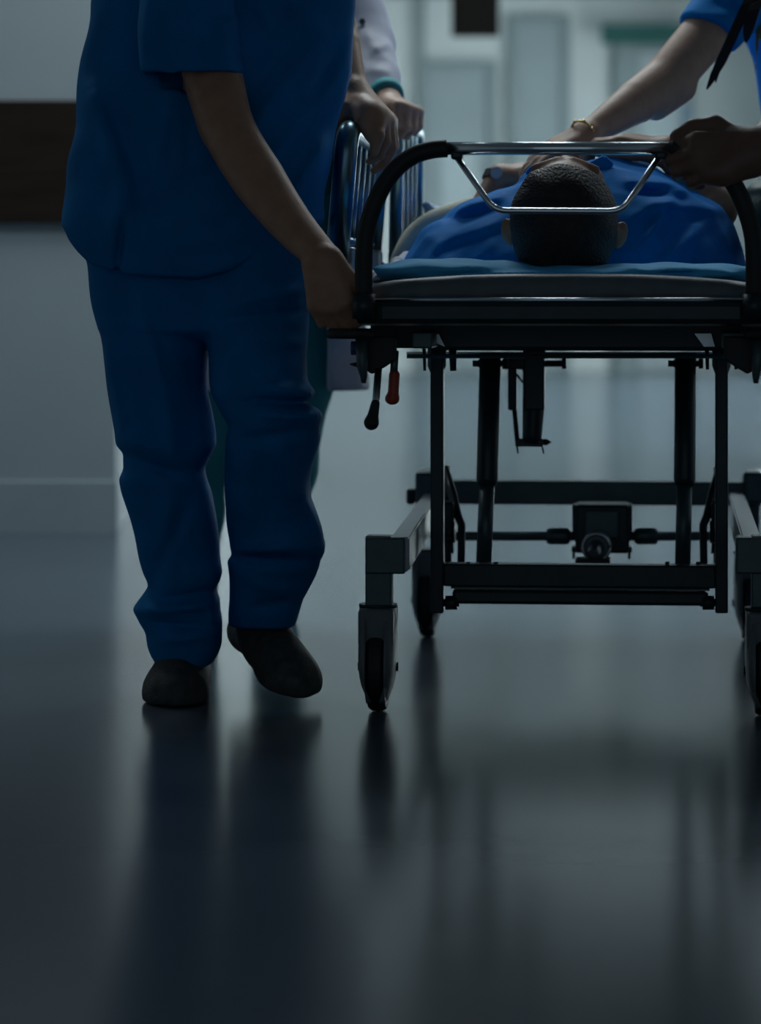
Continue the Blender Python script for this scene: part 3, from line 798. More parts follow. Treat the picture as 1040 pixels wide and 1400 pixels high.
# ------------------------------------------------------------------ A: man in blue scrubs at the gurney's side
DA = 5.66
A = empty('person', W(268, 5.68, 0), 'walking person in dark blue scrubs gripping the gurney corner and side guard', 'person')
A_shR = P(252, -78, 5.60); A_shL = P(420, -84, 5.86)
A_elR = P(316, 186, 5.47); A_wrR = P(436, 350, 5.275)
A_elL = P(458, 40, 6.00); A_wrL = P(482, 124, 5.88)
A_pel = P(275, 345, 5.68); A_ch = P(325, 20, 5.72); A_nk = P(348, -110, 5.70)
B = Solid()
torso(B, A_pel, A_ch, A_nk, A_shL, A_shR)
leg(B, P(222, 400, 5.70), P(230, 620, 5.68), P(252, 878, 5.73), P(244, 935, 5.66))
leg(B, P(345, 400, 5.66), P(372, 590, 5.60), P(358, 848, 5.75), P(396, 920, 5.66))
A_hd = P(372, -215, 5.62)
LA, axA = head(B, A_hd, (0.05, -0.15, 1), (0.55, -0.8, -0.15), 1.0, A_nk)
# right arm reaching to the corner
armR = spline([A_shR, P(290, 100, 5.53), P(313, 178, 5.475), P(354, 246, 5.41), P(398, 306, 5.34), P(441, 352, 5.275)], 4)
rR = np.interp(np.linspace(0, 1, len(armR)), [0, 0.2, 0.38, 0.6, 0.8, 1.0], [0.056, 0.053, 0.0475, 0.0465, 0.037, 0.0285])
for q in range(len(armR)-1): B.cap(armR[q], armR[q+1], rR[q], rR[q+1], 0.03 if q == 0 else 0.0)
B.ell(P(300, 172, 5.50), (0.030, 0.03, 0.045), None, 0.02)
fR = nz(P(457, 442, 5.24)-P(440, 350, 5.275))
hand(B, P(439, 352, 5.262), fR, (0.35, 0.9, -0.1), (0.95, -0.25, 0.1), ((0.75, 1.2, 0.9),)*4, ((0.75, 0.45, 0.45), (0.9, -0.05, 0.45), (0.9, -0.1, 0.6)), 1.02)
# left arm to the side guard
arm(B, A_shL, A_elL, A_wrL, (0.054, 0.042, 0.040, 0.028))
fL = nz(np.array([0.45, 0.10, -0.75]))
hand(B, A_wrL, np.array([0.66, -0.35, -0.58]), np.array([-0.55, 0.1, -0.75]), np.array([-0.35, -0.9, 0.2]), ((0.70, 0.55, 0.70),)*4, ((0.25, 0.75, 0.45), (0.25, 0.20, 1.0), (0.2, 0.0, 1.0)), 1.12)
B.chain([P(490, 146, 5.82), P(497, 168, 5.775), P(507, 188, 5.765)], [0.019, 0.0145, 0.0105], 0.004, 0.015)
B.chain([P(516, 158, 5.80), P(517, 186, 5.765), P(511, 208, 5.765)], [0.0145, 0.0125, 0.0095], 0.003, 0.012)
B.ell(P(504, 158, 5.81), (0.034, 0.042, 0.030), (nz((0.75, 0, -0.66)), (0, 1, 0), nz((0.66, 0, 0.75))), 0.02)
bodyA = solid_obj('body', B, 0.0042, M_skin, A)
head_extras(A, LA)
solid_obj('hair', hair_cap(LA, axA, 1.0), 0.006, M_hair, A)
# ring on the guard hand
tube('ring', [P(508, 218, 5.86)-np.array(A.location)+np.array([0.0105*math.cos(t), 0.0105*math.sin(t)*0.9, 0.001*math.sin(t)]) for t in np.linspace(0, 2*math.pi, 20)], 0.0022, M_gold, A, 6)
# scrub top
T = Solid()
T.column([(395, 90, 440, 5.68, 0.150), (345, 86, 440, 5.68, 0.155), (312, 83, 441, 5.68, 0.158), (290, 86, 442, 5.68, 0.157), (250, 92, 447, 5.68, 0.155), (200, 99, 454, 5.68, 0.152), (150, 105, 464, 5.69, 0.150), (100, 112, 478, 5.70, 0.148), (50, 120, 483, 5.70, 0.146), (0, 127, 483, 5.71, 0.142), (-50, 150, 478, 5.71, 0.130), (-90, 190, 462, 5.71, 0.11), (-125, 280, 420, 5.71, 0.075)], 0.0, 2.3)
hx = np.array([(x-CX)/FPX*5.6 for x in (60, 84, 92, 105, 125, 160, 220, 271, 314, 356, 381, 420, 460)])
hz = np.array([CAMH-(y-HY)/FPX*5.56 for y in (300, 312, 327, 342, 361, 370, 379, 383, 372, 349, 334, 308, 292)])
T.func(lambda p: (np.interp(p[:, 0], hx, hz)-p[:, 2])*0.8, A_pel, 50, 0.004, '&')
T.column([(101, 190, 333, 5.525, 0.080), (55, 190, 326, 5.53, 0.082), (0, 191, 319, 5.55, 0.083), (-50, 196, 322, 5.58, 0.080), (-95, 225, 310, 5.60, 0.05)], 0.010, 2.3)
T.column([(120, 215, 322, 5.52, 0.064), (85, 206, 322, 5.525, 0.068), (62, 225, 300, 5.53, 0.045)], 0.004, 2.2, '-')
T.cap(A_shL, P(436, -12, 5.95), 0.075, 0.060, 0.03)
T.cap(A_nk, A_nk+np.array([0.02, -0.02, 0.1]), 0.066, 0.09, 0.006, '-')
T.fold([(118, 120, 170, 240, 14, 0.012), (170, 240, 160, 320, 16, 0.010), (150, 150, 215, 300, 20, -0.010),
        (430, 60, 330, 200, 9, 0.008), (440, 120, 350, 260, 9, 0.009), (445, 190, 385, 290, 8, 0.008), (462, 60, 420, 150, 9, -0.007), (400, 40, 300, 190, 13, -0.008), (425, 150, 345, 275, 10, -0.007),
        (170, 295, 160, 372, 5, -0.010), (200, 310, 300, 285, 18, 0.008), (240, 255, 320, 235, 14, -0.008), (225, 335, 350, 320, 16, 0.006),
        (235, 120, 215, 230, 10, 0.006), (255, 110, 262, 240, 8, -0.006), (300, 45, 325, 30, 8, 0.007), (290, 10, 318, 40, 8, -0.003), (205, 5, 200, 95, 6, 0.004), (228, 20, 224, 95, 9, -0.005), (350, 0, 370, 40, 8, 0.007), (400, 0, 385, 30, 7, -0.006)], 5.55, 1.5)
T.wave(0.0020, 30, 5, 6, (1, 1, 0.6))
solid_obj('scrub_top', T, 0.0062, M_scrub, A, 1)
# trousers
R = Solid()
R.column([(330, 110, 300, 5.69, 0.120), (365, 120, 300, 5.69, 0.118), (430, 131, 292, 5.69, 0.112), (480, 140, 285, 5.69, 0.105), (530, 147, 285, 5.69, 0.100), (560, 152, 289, 5.69, 0.098), (590, 156, 293, 5.68, 0.096), (607, 158, 295, 5.68, 0.096), (620, 169, 290, 5.68, 0.094), (640, 172, 280, 5.69, 0.092), (655, 165, 284, 5.69, 0.092), (672, 168, 290, 5.70, 0.092), (720, 180, 296, 5.71, 0.090), (760, 191, 301, 5.72, 0.090), (782, 198, 305, 5.72, 0.090), (800, 205, 300, 5.72, 0.088), (812, 197, 297, 5.72, 0.086), (832, 181, 300, 5.72, 0.090), (850, 190, 303, 5.72, 0.092), (864, 199, 303, 5.715, 0.090), (882, 202, 304, 5.71, 0.088), (896, 207, 299, 5.71, 0.086), (909, 215, 291, 5.71, 0.082)], 0.0, 2.2)
R.column([(330, 262, 418, 5.66, 0.120), (370, 265, 422, 5.66, 0.118), (430, 275, 422, 5.65, 0.114), (480, 282, 418, 5.63, 0.106), (520, 286, 421, 5.62, 0.100), (536, 290, 428, 5.61, 0.100), (550, 296, 426, 5.61, 0.098), (566, 303, 437, 5.60, 0.098), (582, 311, 436, 5.60, 0.096), (600, 307, 436, 5.61, 0.096), (640, 307, 428, 5.64, 0.094), (680, 308, 421, 5.67, 0.094), (712, 310, 432, 5.69, 0.094), (745, 315, 444, 5.70, 0.096), (758, 316, 442, 5.71, 0.095), (766, 310, 438, 5.71, 0.093), (790, 312, 428, 5.725, 0.088), (820, 314, 413, 5.735, 0.082), (838, 313, 409, 5.74, 0.078), (856, 313, 404, 5.745, 0.074)], 0.003, 2.2)
R.column([(325, 112, 420, 5.675, 0.118), (365, 121, 421, 5.675, 0.116), (420, 130, 421, 5.675, 0.110), (452, 136, 420, 5.67, 0.098), (466, 160, 400, 5.67, 0.06)], 0.010, 2.4)
R.fold([(188, 400, 226, 540, 9, 0.007), (226, 540, 238, 640, 10, 0.005), (160, 400, 210, 600, 14, -0.006), (142, 470, 168, 600, 8, 0.007), (250, 420, 262, 620, 16, -0.004),
        (168, 622, 240, 650, 8, -0.007), (170, 600, 230, 615, 8, 0.006), (225, 660, 230, 780, 12, 0.006), (205, 800, 255, 690, 10, -0.006), (190, 840, 290, 832, 7, 0.009), (205, 856, 270, 862, 6, -0.008), (205, 826, 295, 812, 7, -0.006), (215, 880, 290, 873, 7, 0.006), (282, 838, 290, 860, 5, 0.005),
        (300, 420, 415, 395, 8, 0.005), (300, 440, 410, 425, 7, -0.005), (310, 460, 415, 470, 9, 0.004), (340, 520, 430, 538, 7, 0.008), (345, 545, 432, 552, 6, -0.010), (360, 565, 436, 568, 7, 0.009), (330, 600, 430, 585, 9, -0.007),
        (380, 610, 400, 690, 14, 0.006), (330, 620, 345, 740, 16, 0.004), (400, 650, 440, 740, 10, 0.007), (325, 768, 430, 772, 8, -0.009), (320, 755, 420, 748, 8, 0.007), (335, 800, 405, 815, 10, 0.005), (395, 830, 340, 836, 8, -0.005)], 5.58, 1.5)
R.wave(0.0022, 34, 9, 6, (1, 1, 0.6))
solid_obj('trousers', R, 0.0055, M_scrub, A, 1)
# clogs
S = Solid()
S.ell(P(241, 936, 5.65)*[1, 1, 0]+[0, 0, 0.018], (0.0615, 0.090, 0.062), None, 0.0)
S.ell(P(250, 936, 5.73)*[1, 1, 0]+[0, 0, 0.050], (0.048, 0.095, 0.062), None, 0.03)
S.ell(P(254, 936, 5.79)*[1, 1, 0]+[0, 0, 0.030], (0.044, 0.06, 0.050), None, 0.03)
S.plane((0, 0, 0.002), (0, 0, -1), 0.006)
S.fold([(225, 935, 262, 925, 10, 0.004), (255, 905, 285, 925, 6, -0.003)], 5.6).wave(0.0008, 60, 2)
solid_obj('shoe', S, 0.004, M_shoe, A)
S = Solid()
hl = P(342, 872, 5.84); bl = P(396, 916, 5.655); tp = P(405, 930, 5.615); an_ = P(358, 852, 5.765)
fd = nz(tp-hl); sd = nz(np.cross(fd, (0, 0, 1))); nn = np.cross(sd, fd)
S.ell(bl+fd*0.003-nn*0.012, (0.056, 0.082, 0.050), (sd, fd, nn), 0.0)
S.ell(bl*0.55+hl*0.45+nn*0.012, (0.050, 0.10, 0.048), (sd, fd, nn), 0.03)
S.ell(hl+nn*0.01, (0.043, 0.06, 0.042), (sd, fd, nn), 0.03)
S.cap(an_, an_+np.array([0, 0, 0.03]), 0.046, 0.05, 0.03)
S.plane(bl-nn*0.027, -nn, 0.006)
S.wave(0.0008, 60, 3)
solid_obj('shoe', S, 0.004, M_shoe, A)

# ------------------------------------------------------------------ B: person in the white coat behind
Bp = empty('person', W(375, 6.85, 0), 'person in an open white coat over teal scrubs behind the dark blue scrubs', 'person')
nk = W(385, 6.86, 1.50); shL = W(470, 6.88, 1.425); shR = W(292, 6.95, 1.42)
elL = P(503, 62, 6.76); wrL = P(533, 145, 6.50)
elR = W(262, 6.85, 1.13); wrR = W(300, 6.62, 1.10)
S = Solid()
torso(S, W(368, 6.88, 0.95), W(380, 6.88, 1.27), nk, shL, shR)
leg(S, W(318, 6.88, 0.90), P(279, 610, 6.80), P(266, 840, 6.86), W(262, 6.74, 0.03))
leg(S, W(412, 6.88, 0.90), P(398, 620, 6.86), P(376, 835, 6.98), W(372, 6.87, 0.03))
LB, axB = head(S, W(395, 6.82, 1.655), (0, 0, 1), (0.2, -1, -0.12), 0.98, nk)
arm(S, shL, elL, wrL, (0.05, 0.040, 0.036, 0.027)); arm(S, shR, elR, wrR, (0.05, 0.040, 0.036, 0.027))
hand(S, wrL, np.array([0.42, -0.80, -0.12]), np.array([-0.15, -0.2, -1.0]), np.array([-0.8, -0.4, 0.0]), ((1.05, 1.35, 0.8),)*4, ((0.85, 0.45, 0.45), (0.95, 0.0, 0.6), (0.8, -0.1, 0.8)), 1.0)
hand(S, wrR, np.array([0.4, -0.8, -0.2]), np.array([0.3, 0.1, -0.9]), np.array([0.8, 0.3, 0.3]), (0.5, 0.7, 0.5))
solid_obj('body', S, 0.0048, M_skin2, Bp)
head_extras(Bp, LB, 0.98); solid_obj('hair', hair_cap(LB, axB, 0.98), 0.007, M_hair, Bp)
# teal scrub top and trousers
S = Solid()
S.column([(440, 270, 450, 6.86, 0.125), (300, 270, 452, 6.86, 0.13), (150, 280, 470, 6.87, 0.13), (20, 285, 475, 6.87, 0.12), (-60, 320, 450, 6.87, 0.09)], 0.0, 2.2)
S.cap(nk, nk+np.array([0, -0.03, 0.1]), 0.065, 0.09, 0.006, '-').wave(0.003, 22, 12)
solid_obj('scrub_top', S, 0.009, M_teal, Bp, 1)
S = Solid()
S.chain([W(315, 6.87, 0.92), P(280, 600, 6.80), P(270, 700, 6.83), P(263, 838, 6.86)], [0.105, 0.060, 0.056, 0.055], 0.03)
S.chain([W(408, 6.87, 0.90), P(408, 520, 6.85), P(392, 640, 6.87), P(380, 740, 6.92), P(376, 835, 6.97)], [0.105, 0.072, 0.062, 0.056, 0.052], 0.03)
S.wave(0.003, 24, 14)
solid_obj('trousers', S, 0.008, M_teal, Bp, 1)
for x, y in ((264, 6.80), (374, 6.92)):
    S = Solid().ell((P(x, 0, y)[0], y-0.03, 0.038), (0.045, 0.12, 0.045)).ell((P(x, 0, y)[0], y+0.06, 0.05), (0.038, 0.06, 0.05), k=0.03).plane((0, 0, 0.002), (0, 0, -1), 0.004)
    solid_obj('shoe', S, 0.006, M_coat, Bp)
# open coat: a shell with a gap down the front
S = Solid()
rows = [(532, 228, 503, 6.87, 0.195), (440, 235, 500, 6.87, 0.185), (300, 248, 497, 6.87, 0.170), (200, 255, 499, 6.87, 0.162), (100, 258, 502, 6.88, 0.158), (0, 262, 512, 6.89, 0.150), (-60, 285, 492, 6.89, 0.120), (-95, 330, 445, 6.89, 0.085)]
S.column(rows, 0.0, 2.2)
S.column([(r[0]+(6 if i == 0 else 0), r[1]+9, r[2]-9, r[3], r[4]-0.014) for i, r in enumerate(rows[:-1])], 0.0, 2.2, '-')
zz = np.array([0.50, 0.70, 0.9, 1.1, 1.25, 1.40, 1.5]); x0 = np.array([(x-CX)/FPX*6.72 for x in (318, 326, 335, 345, 350, 372, 380)]); x1 = np.array([(x-CX)/FPX*6.72 for x in (447, 446, 452, 470, 468, 430, 400)])
S.func(lambda p: np.maximum(np.maximum(np.interp(p[:, 2], zz, x0)-p[:, 0], p[:, 0]-np.interp(p[:, 2], zz, x1)), p[:, 1]-6.86), (0, 6.86, 1.0), 50, 0.004, '-')
S.chain([shL, elL*0.999+np.array([0, 0, 0.0]), wrL*0.80+elL*0.20], [0.078, 0.056, 0.035], 0.02)
S.chain([shR, elR, wrR*0.86+elR*0.14], [0.078, 0.060, 0.042], 0.03)
S.cap(nk, nk+np.array([0, -0.03, 0.1]), 0.07, 0.09, 0.006, '-')
S.fold([(497, 40, 512, 70, 7, 0.008), (500, 86, 530, 90, 6, -0.004), (503, 100, 535, 104, 6, 0.007), (508, 72, 530, 62, 6, 0.008), (510, 120, 545, 124, 7, -0.005), (489, 40, 505, 150, 4, 0.006)], 6.7)
S.wave(0.0022, 26, 17)
solid_obj('white_coat', S, 0.0065, M_coat, Bp, 1)
cuff = wrL*0.84+elL*0.16
dv = nz(wrL-elL)
tube('teal_cuff', [cuff-dv*0.012-np.array(Bp.location), cuff+dv*0.012-np.array(Bp.location)], [0.038, 0.036], M_teal, Bp, 20)
for y in (30, 95):
    c = P(505 if y > 60 else 495, y, 6.715)
    tube('button', [c-np.array(Bp.location)+np.array([0, -0.012, 0]), c-np.array(Bp.location)+np.array([0, -0.006, 0])], 0.007, M_frameg, Bp, 12)

# ------------------------------------------------------------------ C: nurse leaning in from the right
Cp = empty('person', W(1170, 6.62, 0), 'blond person in bright blue scrubs leaning over to press on the patient', 'person')
nk = P(1085, -100, 6.50); sh1 = P(1040, -40, 6.43); sh2 = P(1150, -75, 6.80)
el1 = P(908, 112, 6.24); wr1 = P(806, 181, 6.07); el2 = P(1125, 130, 6.85); wr2 = P(1085, 245, 6.78)
pel = W(1175, 6.70, 0.95); ch = P(1110, -10, 6.62)
S = Solid()
torso(S, pel, ch, nk, sh1, sh2)
leg(S, W(1150, 6.62, 0.9), W(1155, 6.55, 0.5), W(1170, 6.62, 0.09), W(1150, 6.46, 0.03))
leg(S, W(1205, 6.78, 0.9), W(1205, 6.72, 0.5), W(1215, 6.80, 0.09), W(1190, 6.66, 0.03))
LC, axC = head(S, P(1052, -205, 6.46), (-0.25, -0.1, 1), (-0.8, -0.2, -0.55), 0.96, nk)
S.cap(sh1, el1, 0.056, 0.048, 0.03)
S.cap(el1, P(870, 139, 6.18), 0.048, 0.043, 0.003); S.cap(P(870, 139, 6.18), wr1, 0.043, 0.0255, 0.003)
S.cap(P(928, 118, 6.26), P(896, 143, 6.22), 0.036, 0.032, 0.012)
hand(S, wr1, np.array([-0.80, -0.30, -0.36]), np.array([-0.35, 0.05, -0.9]), np.array([-0.3, -0.9, 0.2]), ((0.15, 0.25, 0.2),)*4, None, 0.95)
arm(S, sh2, el2, wr2, (0.05, 0.04, 0.037, 0.026))
hand(S, wr2, np.array([-0.4, -0.2, -0.8]), np.array([-0.8, 0.0, 0.4]), np.array([0, -0.9, 0.0]), (0.5, 0.8, 0.6), None, 0.95)
solid_obj('body', S, 0.0045, M_skin2, Cp)
head_extras(Cp, LC, 0.96)
H = hair_cap(LC, axC, 0.96, 0.018, True)
H.cap(LC(0.02, -0.07, -0.03), P(1060, 20, 6.40), 0.055, 0.035, 0.03)
H.cap(LC(0.06, -0.01, -0.05), P(1046, 105, 6.36), 0.030, 0.0035, 0.02)
H.cap(LC(0.06, -0.01, -0.05), P(1031, 112, 6.35), 0.020, 0.0015, 0.01)
solid_obj('hair', H, 0.005, M_blond, Cp)
S = Solid()
ax = nz(sh1-sh2)
S.chain([pel+np.array([0, 0, 0.0]), (pel+ch)/2, ch, nk-np.array([0, 0, 0.05])], [0.165, 0.150, 0.155, 0.09], 0.04)
S.cap(sh1, sh1*0.42+el1*0.58, 0.078, 0.066, 0.03); S.cap(sh2, sh2*0.5+el2*0.5, 0.078, 0.066, 0.03)
hem = P(982, 60, 6.34); hn = nz(P(982-33, 60+72, 6.30)-hem)
S.plane(hem, hn, 0.003, c=P(968, 85, 6.3), R=0.115)
S.cap(el2, sh2*0.55+el2*0.45, 0.09, 0.09, 0.003, '-')
S.plane(pel-np.array([0, 0, 0.08]), (0, 0, -1), 0.005)
S.cap(nk, nk+np.array([-0.02, -0.02, 0.1]), 0.062, 0.09, 0.006, '-')
S.fold([(975, 5, 1000, 8, 6, -0.008), (965, 22, 1000, 25, 6, 0.006), (1000, 0, 1035, 40, 9, 0.006)], 6.3)
S.wave(0.0028, 26, 21)
solid_obj('scrub_top', S, 0.0065, M_scrub2, Cp, 1)
S = Solid()
S.chain([W(1150, 6.63, 0.92), W(1155, 6.55, 0.5), W(1170, 6.62, 0.10)], [0.125, 0.085, 0.075], 0.03)
S.chain([W(1205, 6.78, 0.92), W(1205, 6.72, 0.5), W(1215, 6.80, 0.10)], [0.125, 0.085, 0.075], 0.03).wave(0.003, 22, 23)
S.plane((0, 0, 0.05), (0, 0, -1))
solid_obj('trousers', S, 0.009, M_scrub2, Cp, 1)
for x, y in ((1158, 6.54), (1200, 6.72)):
    S = Solid().ell((P(x, 0, y)[0], y, 0.038), (0.045, 0.12, 0.045)).ell((P(x, 0, y)[0], y+0.07, 0.05), (0.038, 0.06, 0.05), k=0.03).plane((0, 0, 0.002), (0, 0, -1), 0.004)
    solid_obj('shoe', S, 0.006, M_coat, Cp)
cb = np.array(Cp.location)
def ribbon(name, pts, w, th, m, parent, wd):
    bm = bmesh.new(); wd = Vector(nz(wd)); rows = []
    pts = [Vector(p) for p in pts]
    for i, p in enumerate(pts):
        t = (pts[min(i+1, len(pts)-1)]-pts[max(i-1, 0)]).normalized(); s_ = (wd-t*wd.dot(t)).normalized(); nn_ = t.cross(s_)
        ww = w[i] if hasattr(w, '__len__') else w
        rows.append([bm.verts.new(p+s_*ww/2+nn_*th/2), bm.verts.new(p-s_*ww/2+nn_*th/2), bm.verts.new(p-s_*ww/2-nn_*th/2), bm.verts.new(p+s_*ww/2-nn_*th/2)])
    for a_, b_ in zip(rows[:-1], rows[1:]):
        for k in range(4): bm.faces.new((a_[k], a_[(k+1) % 4], b_[(k+1) % 4], b_[k]))
    bm.faces.new(rows[0][::-1]); bm.faces.new(rows[-1]); bmesh.ops.recalc_face_normals(bm, faces=bm.faces)
    me = bpy.data.meshes.new(name); bm.to_mesh(me); bm.free(); return finish(name, me, m, parent)
ribbon('lanyard', spline([P(1052, -60, 6.28)-cb, P(1028, -10, 6.22)-cb, P(1010, 30, 6.20)-cb, P(990, 74, 6.19)-cb, P(976, 102, 6.19)-cb, P(966, 122, 6.19)-cb], 4), [0.020]*14+[0.018, 0.016, 0.015, 0.012, 0.010, 0.007, 0.003], 0.003, M_lany, Cp, (1, 0, 0.4))
ribbon('lanyard', spline([P(1062, -50, 6.27)-cb, P(1036, 0, 6.21)-cb, P(1024, 34, 6.19)-cb, P(1019, 58, 6.19)-cb], 4), [0.022]*9+[0.020, 0.017, 0.012, 0.004], 0.003, M_lany, Cp, (1, 0, 0.3))
ribbon('lanyard', [P(981, 98, 6.188)-cb, P(979, 106, 6.188)-cb, P(978, 113, 6.188)-cb], [0.008, 0.006, 0.002], 0.002, M_lany, Cp, (1, 0, 0.3))
# bracelet
bc = P(797, 184, 6.06); fd = nz(P(790, 190, 6.055)-P(870, 139, 6.18)); s1 = nz(np.cross(fd, (0, 1, 0))); s2 = np.cross(fd, s1)
br = tube('bracelet', [bc-cb+(s1*math.cos(t)+s2*math.sin(t))*0.0285 for t in np.linspace(0, 2*math.pi, 28)], 0.0024, M_gold, Cp, 8)
for t in np.linspace(0, 2*math.pi, 9)[:-1]:
    bm = bmesh.new(); bmesh.ops.create_icosphere(bm, subdivisions=1, radius=0.0042, matrix=Matrix.Translation(Vector(bc-cb+(s1*math.cos(t)+s2*math.sin(t))*0.0295)))
    me = bpy.data.meshes.new('bead'); bm.to_mesh(me); bm.free(); finish('bead', me, M_gold, br, smooth=True)

# ------------------------------------------------------------------ E: person at the right handle
Ep = empty('person', W(1265, 5.55, 0), 'person in dark blue scrubs whose hand holds the right bend of the push handle', 'person')
nk = W(1262, 5.50, 1.46); sh1 = W(1150, 5.50, 1.37); sh2 = W(1400, 5.62, 1.38)
el1 = P(1165, 118, 5.36); wr1 = P(1036, 207, 5.128)
el2 = W(1430, 5.45, 1.07); wr2 = W(1350, 5.25, 1.0)
pel = W(1270, 5.58, 0.95); ch = W(1268, 5.55, 1.25)
S = Solid()
torso(S, pel, ch, nk, sh2, sh1)
leg(S, W(1210, 5.58, 0.9), W(1205, 5.50, 0.5), W(1205, 5.58, 0.09), W(1190, 5.44, 0.03))
leg(S, W(1335, 5.62, 0.9), W(1335, 5.60, 0.5), W(1335, 5.70, 0.09), W(1325, 5.54, 0.03))
LE, axE = head(S, W(1245, 5.46, 1.62), (0, -0.05, 1), (-0.6, -0.7, -0.3), 1.0, nk)
S.cap(sh1, el1, 0.055, 0.047, 0.03)
S.cap(el1, P(1100, 158, 5.26), 0.047, 0.046, 0.003); S.cap(P(1100, 158, 5.26), wr1, 0.046, 0.033, 0.003)
hand(S, wr1, np.array([-0.86, -0.05, -0.10]), np.array([-0.15, 0.95, -0.25]), np.array([-0.25, 0.2, 0.95]), ((0.75, 1.0, 0.8), (0.7, 1.0, 0.8), (0.7, 1.0, 0.8), (0.8, 1.0, 0.8)), ((0.70, 0.62, 0.1), (1.0, 0.02, 0.15), (0.95, -0.28, 0.2)), 1.12)
S.cap(P(1014, 219, 5.123), P(988, 238, 5.118), 0.027, 0.020, 0.02)
arm(S, sh2, el2, wr2)
hand(S, wr2, np.array([-0.5, -0.6, -0.5]), np.array([-0.6, 0.4, -0.4]), np.array([-0.3, 0.5, 0.6]), (0.5, 0.7, 0.5))
solid_obj('body', S, 0.0045, M_skin3, Ep)
head_extras(Ep, LE); solid_obj('hair', hair_cap(LE, axE, 1.0, 0.010), 0.007, M_hair, Ep)
S = Solid()
S.column([(345, 1130, 1420, 5.57, 0.15), (200, 1125, 1425, 5.57, 0.15), (0, 1120, 1420, 5.56, 0.15), (-80, 1150, 1385, 5.56, 0.12), (-130, 1210, 1320, 5.55, 0.08)], 0.0, 2.3)
S.cap(sh1, sh1*0.3+el1*0.7, 0.080, 0.072, 0.03); S.cap(sh2, sh2*0.4+el2*0.6, 0.080, 0.072, 0.03)
S.cap(el1, sh1*0.32+el1*0.68, 0.08, 0.08, 0.003, '-'); S.cap(el2, sh2*0.4+el2*0.6, 0.08, 0.08, 0.003, '-')
S.cap(nk, nk+np.array([-0.02, -0.03, 0.1]), 0.064, 0.09, 0.006, '-').wave(0.003, 24, 31)
solid_obj('scrub_top', S, 0.009, M_scrub, Ep, 1)
S = Solid()
S.chain([W(1210, 5.58, 0.92), W(1205, 5.50, 0.5), W(1205, 5.58, 0.10)], [0.125, 0.085, 0.075], 0.03)
S.chain([W(1335, 5.62, 0.92), W(1335, 5.60, 0.5), W(1335, 5.70, 0.10)], [0.125, 0.085, 0.075], 0.03).wave(0.003, 22, 33)
S.plane((0, 0, 0.05), (0, 0, -1))
solid_obj('trousers', S, 0.009, M_scrub, Ep, 1)
for x, y in ((1196, 5.50), (1328, 5.61)):
    S = Solid().ell((P(x, 0, y)[0], y, 0.038), (0.045, 0.12, 0.045)).ell((P(x, 0, y)[0], y+0.07, 0.05), (0.038, 0.06, 0.05), k=0.03).plane((0, 0, 0.002), (0, 0, -1), 0.004)
    solid_obj('shoe', S, 0.006, M_shoe, Ep)

# ------------------------------------------------------------------ F: the patient
hc = gl(771, 305, 0.0)
Fp = empty('person', gw((hc[0], 0.75, zm)), 'dark haired patient in a blue shirt lying on the gurney', 'person')
S = Solid()
hcw = gw((hc[0], 0.02, zm+0.101))
SC = 1.10
hu = -gy_ax*1.0+np.array([0, 0, 0.05]); hw_ = np.array([0.03, -0.02, 1.0])
nkF = gw((hc[0]+0.004, 0.22, zm+0.075))
LF_, axF = head(S, hcw, hu, hw_, SC, nkF)
cxp = gl(786, 300, 0.36)[0]
pelF = gw((cxp, 0.88, zm+0.11)); chF = gw((cxp, 0.46, zm+0.105))
sF1 = gw((cxp-0.17, 0.32, zm+0.062)); sF2 = gw((cxp+0.17, 0.32, zm+0.062))
axx = gx_ax; 
S.ell(pelF, (0.16, 0.13, 0.095), (gx_ax, gy_ax, up), 0.03); S.ell((pelF+chF)/2, (0.14, 0.18, 0.085), (gx_ax, gy_ax, up), 0.05); S.ell(chF, (0.16, 0.17, 0.095), (gx_ax, gy_ax, up), 0.05)
S.cap(sF1, nkF, 0.05, 0.05, 0.04); S.cap(sF2, nkF, 0.05, 0.05, 0.04)
for q in (-1, 1):
    h0 = gw((cxp+q*0.09, 0.92, zm+0.10)); k0 = gw((cxp+q*0.10, 1.22, zm+0.09)); a0 = gw((cxp+q*0.10, 1.50, zm+0.07))
    S.cap(h0, k0, 0.075, 0.055, 0.03); S.cap(k0, a0, 0.055, 0.036, 0.03); S.cap(a0, a0+np.array([0, 0, 0.12]), 0.032, 0.024, 0.02)
# arms folded on the chest
e1 = gw((cxp-0.215, 0.66, zm+0.06)); w1 = gw(gl(682, 243, 0.71))
S.cap(sF1, e1, 0.045, 0.038, 0.02); S.cap(e1, w1, 0.038, 0.026, 0.003)
hand(S, w1, gw(gl(766, 222, 0.74))-w1, np.array([0.1, 0.2, -1.0]), np.array([0.0, -1, 0.1]), ((0.12, 0.25, 0.2),)*4, ((0.7, 0.5, 0.2), (0.9, 0.2, 0.2), (1, 0.1, 0.2)), 0.98)
e2 = gw(gl(975, 285, 0.42)); w2_ = gw(gl(915, 208, 0.43))
S.cap(sF2, e2, 0.045, 0.038, 0.02); S.cap(e2, w2_, 0.038, 0.030, 0.003)
S.cap(e2+np.array([0, 0, -0.0]), gw(gl(950, 262, 0.44)), 0.040, 0.036, 0.03)
hand(S, w2_, gw(gl(845, 190, 0.45))-w2_, np.array([-0.1, 0.2, -1.0]), np.array([0.0, -1, 0.1]), ((0.35, 0.6, 0.5),)*4, ((0.7, 0.5, 0.1), (0.9, 0.2, 0.2), (1, 0.1, 0.2)), 1.05)
S.plane((0, 0, zm+0.004), (0, 0, -1), 0.004)
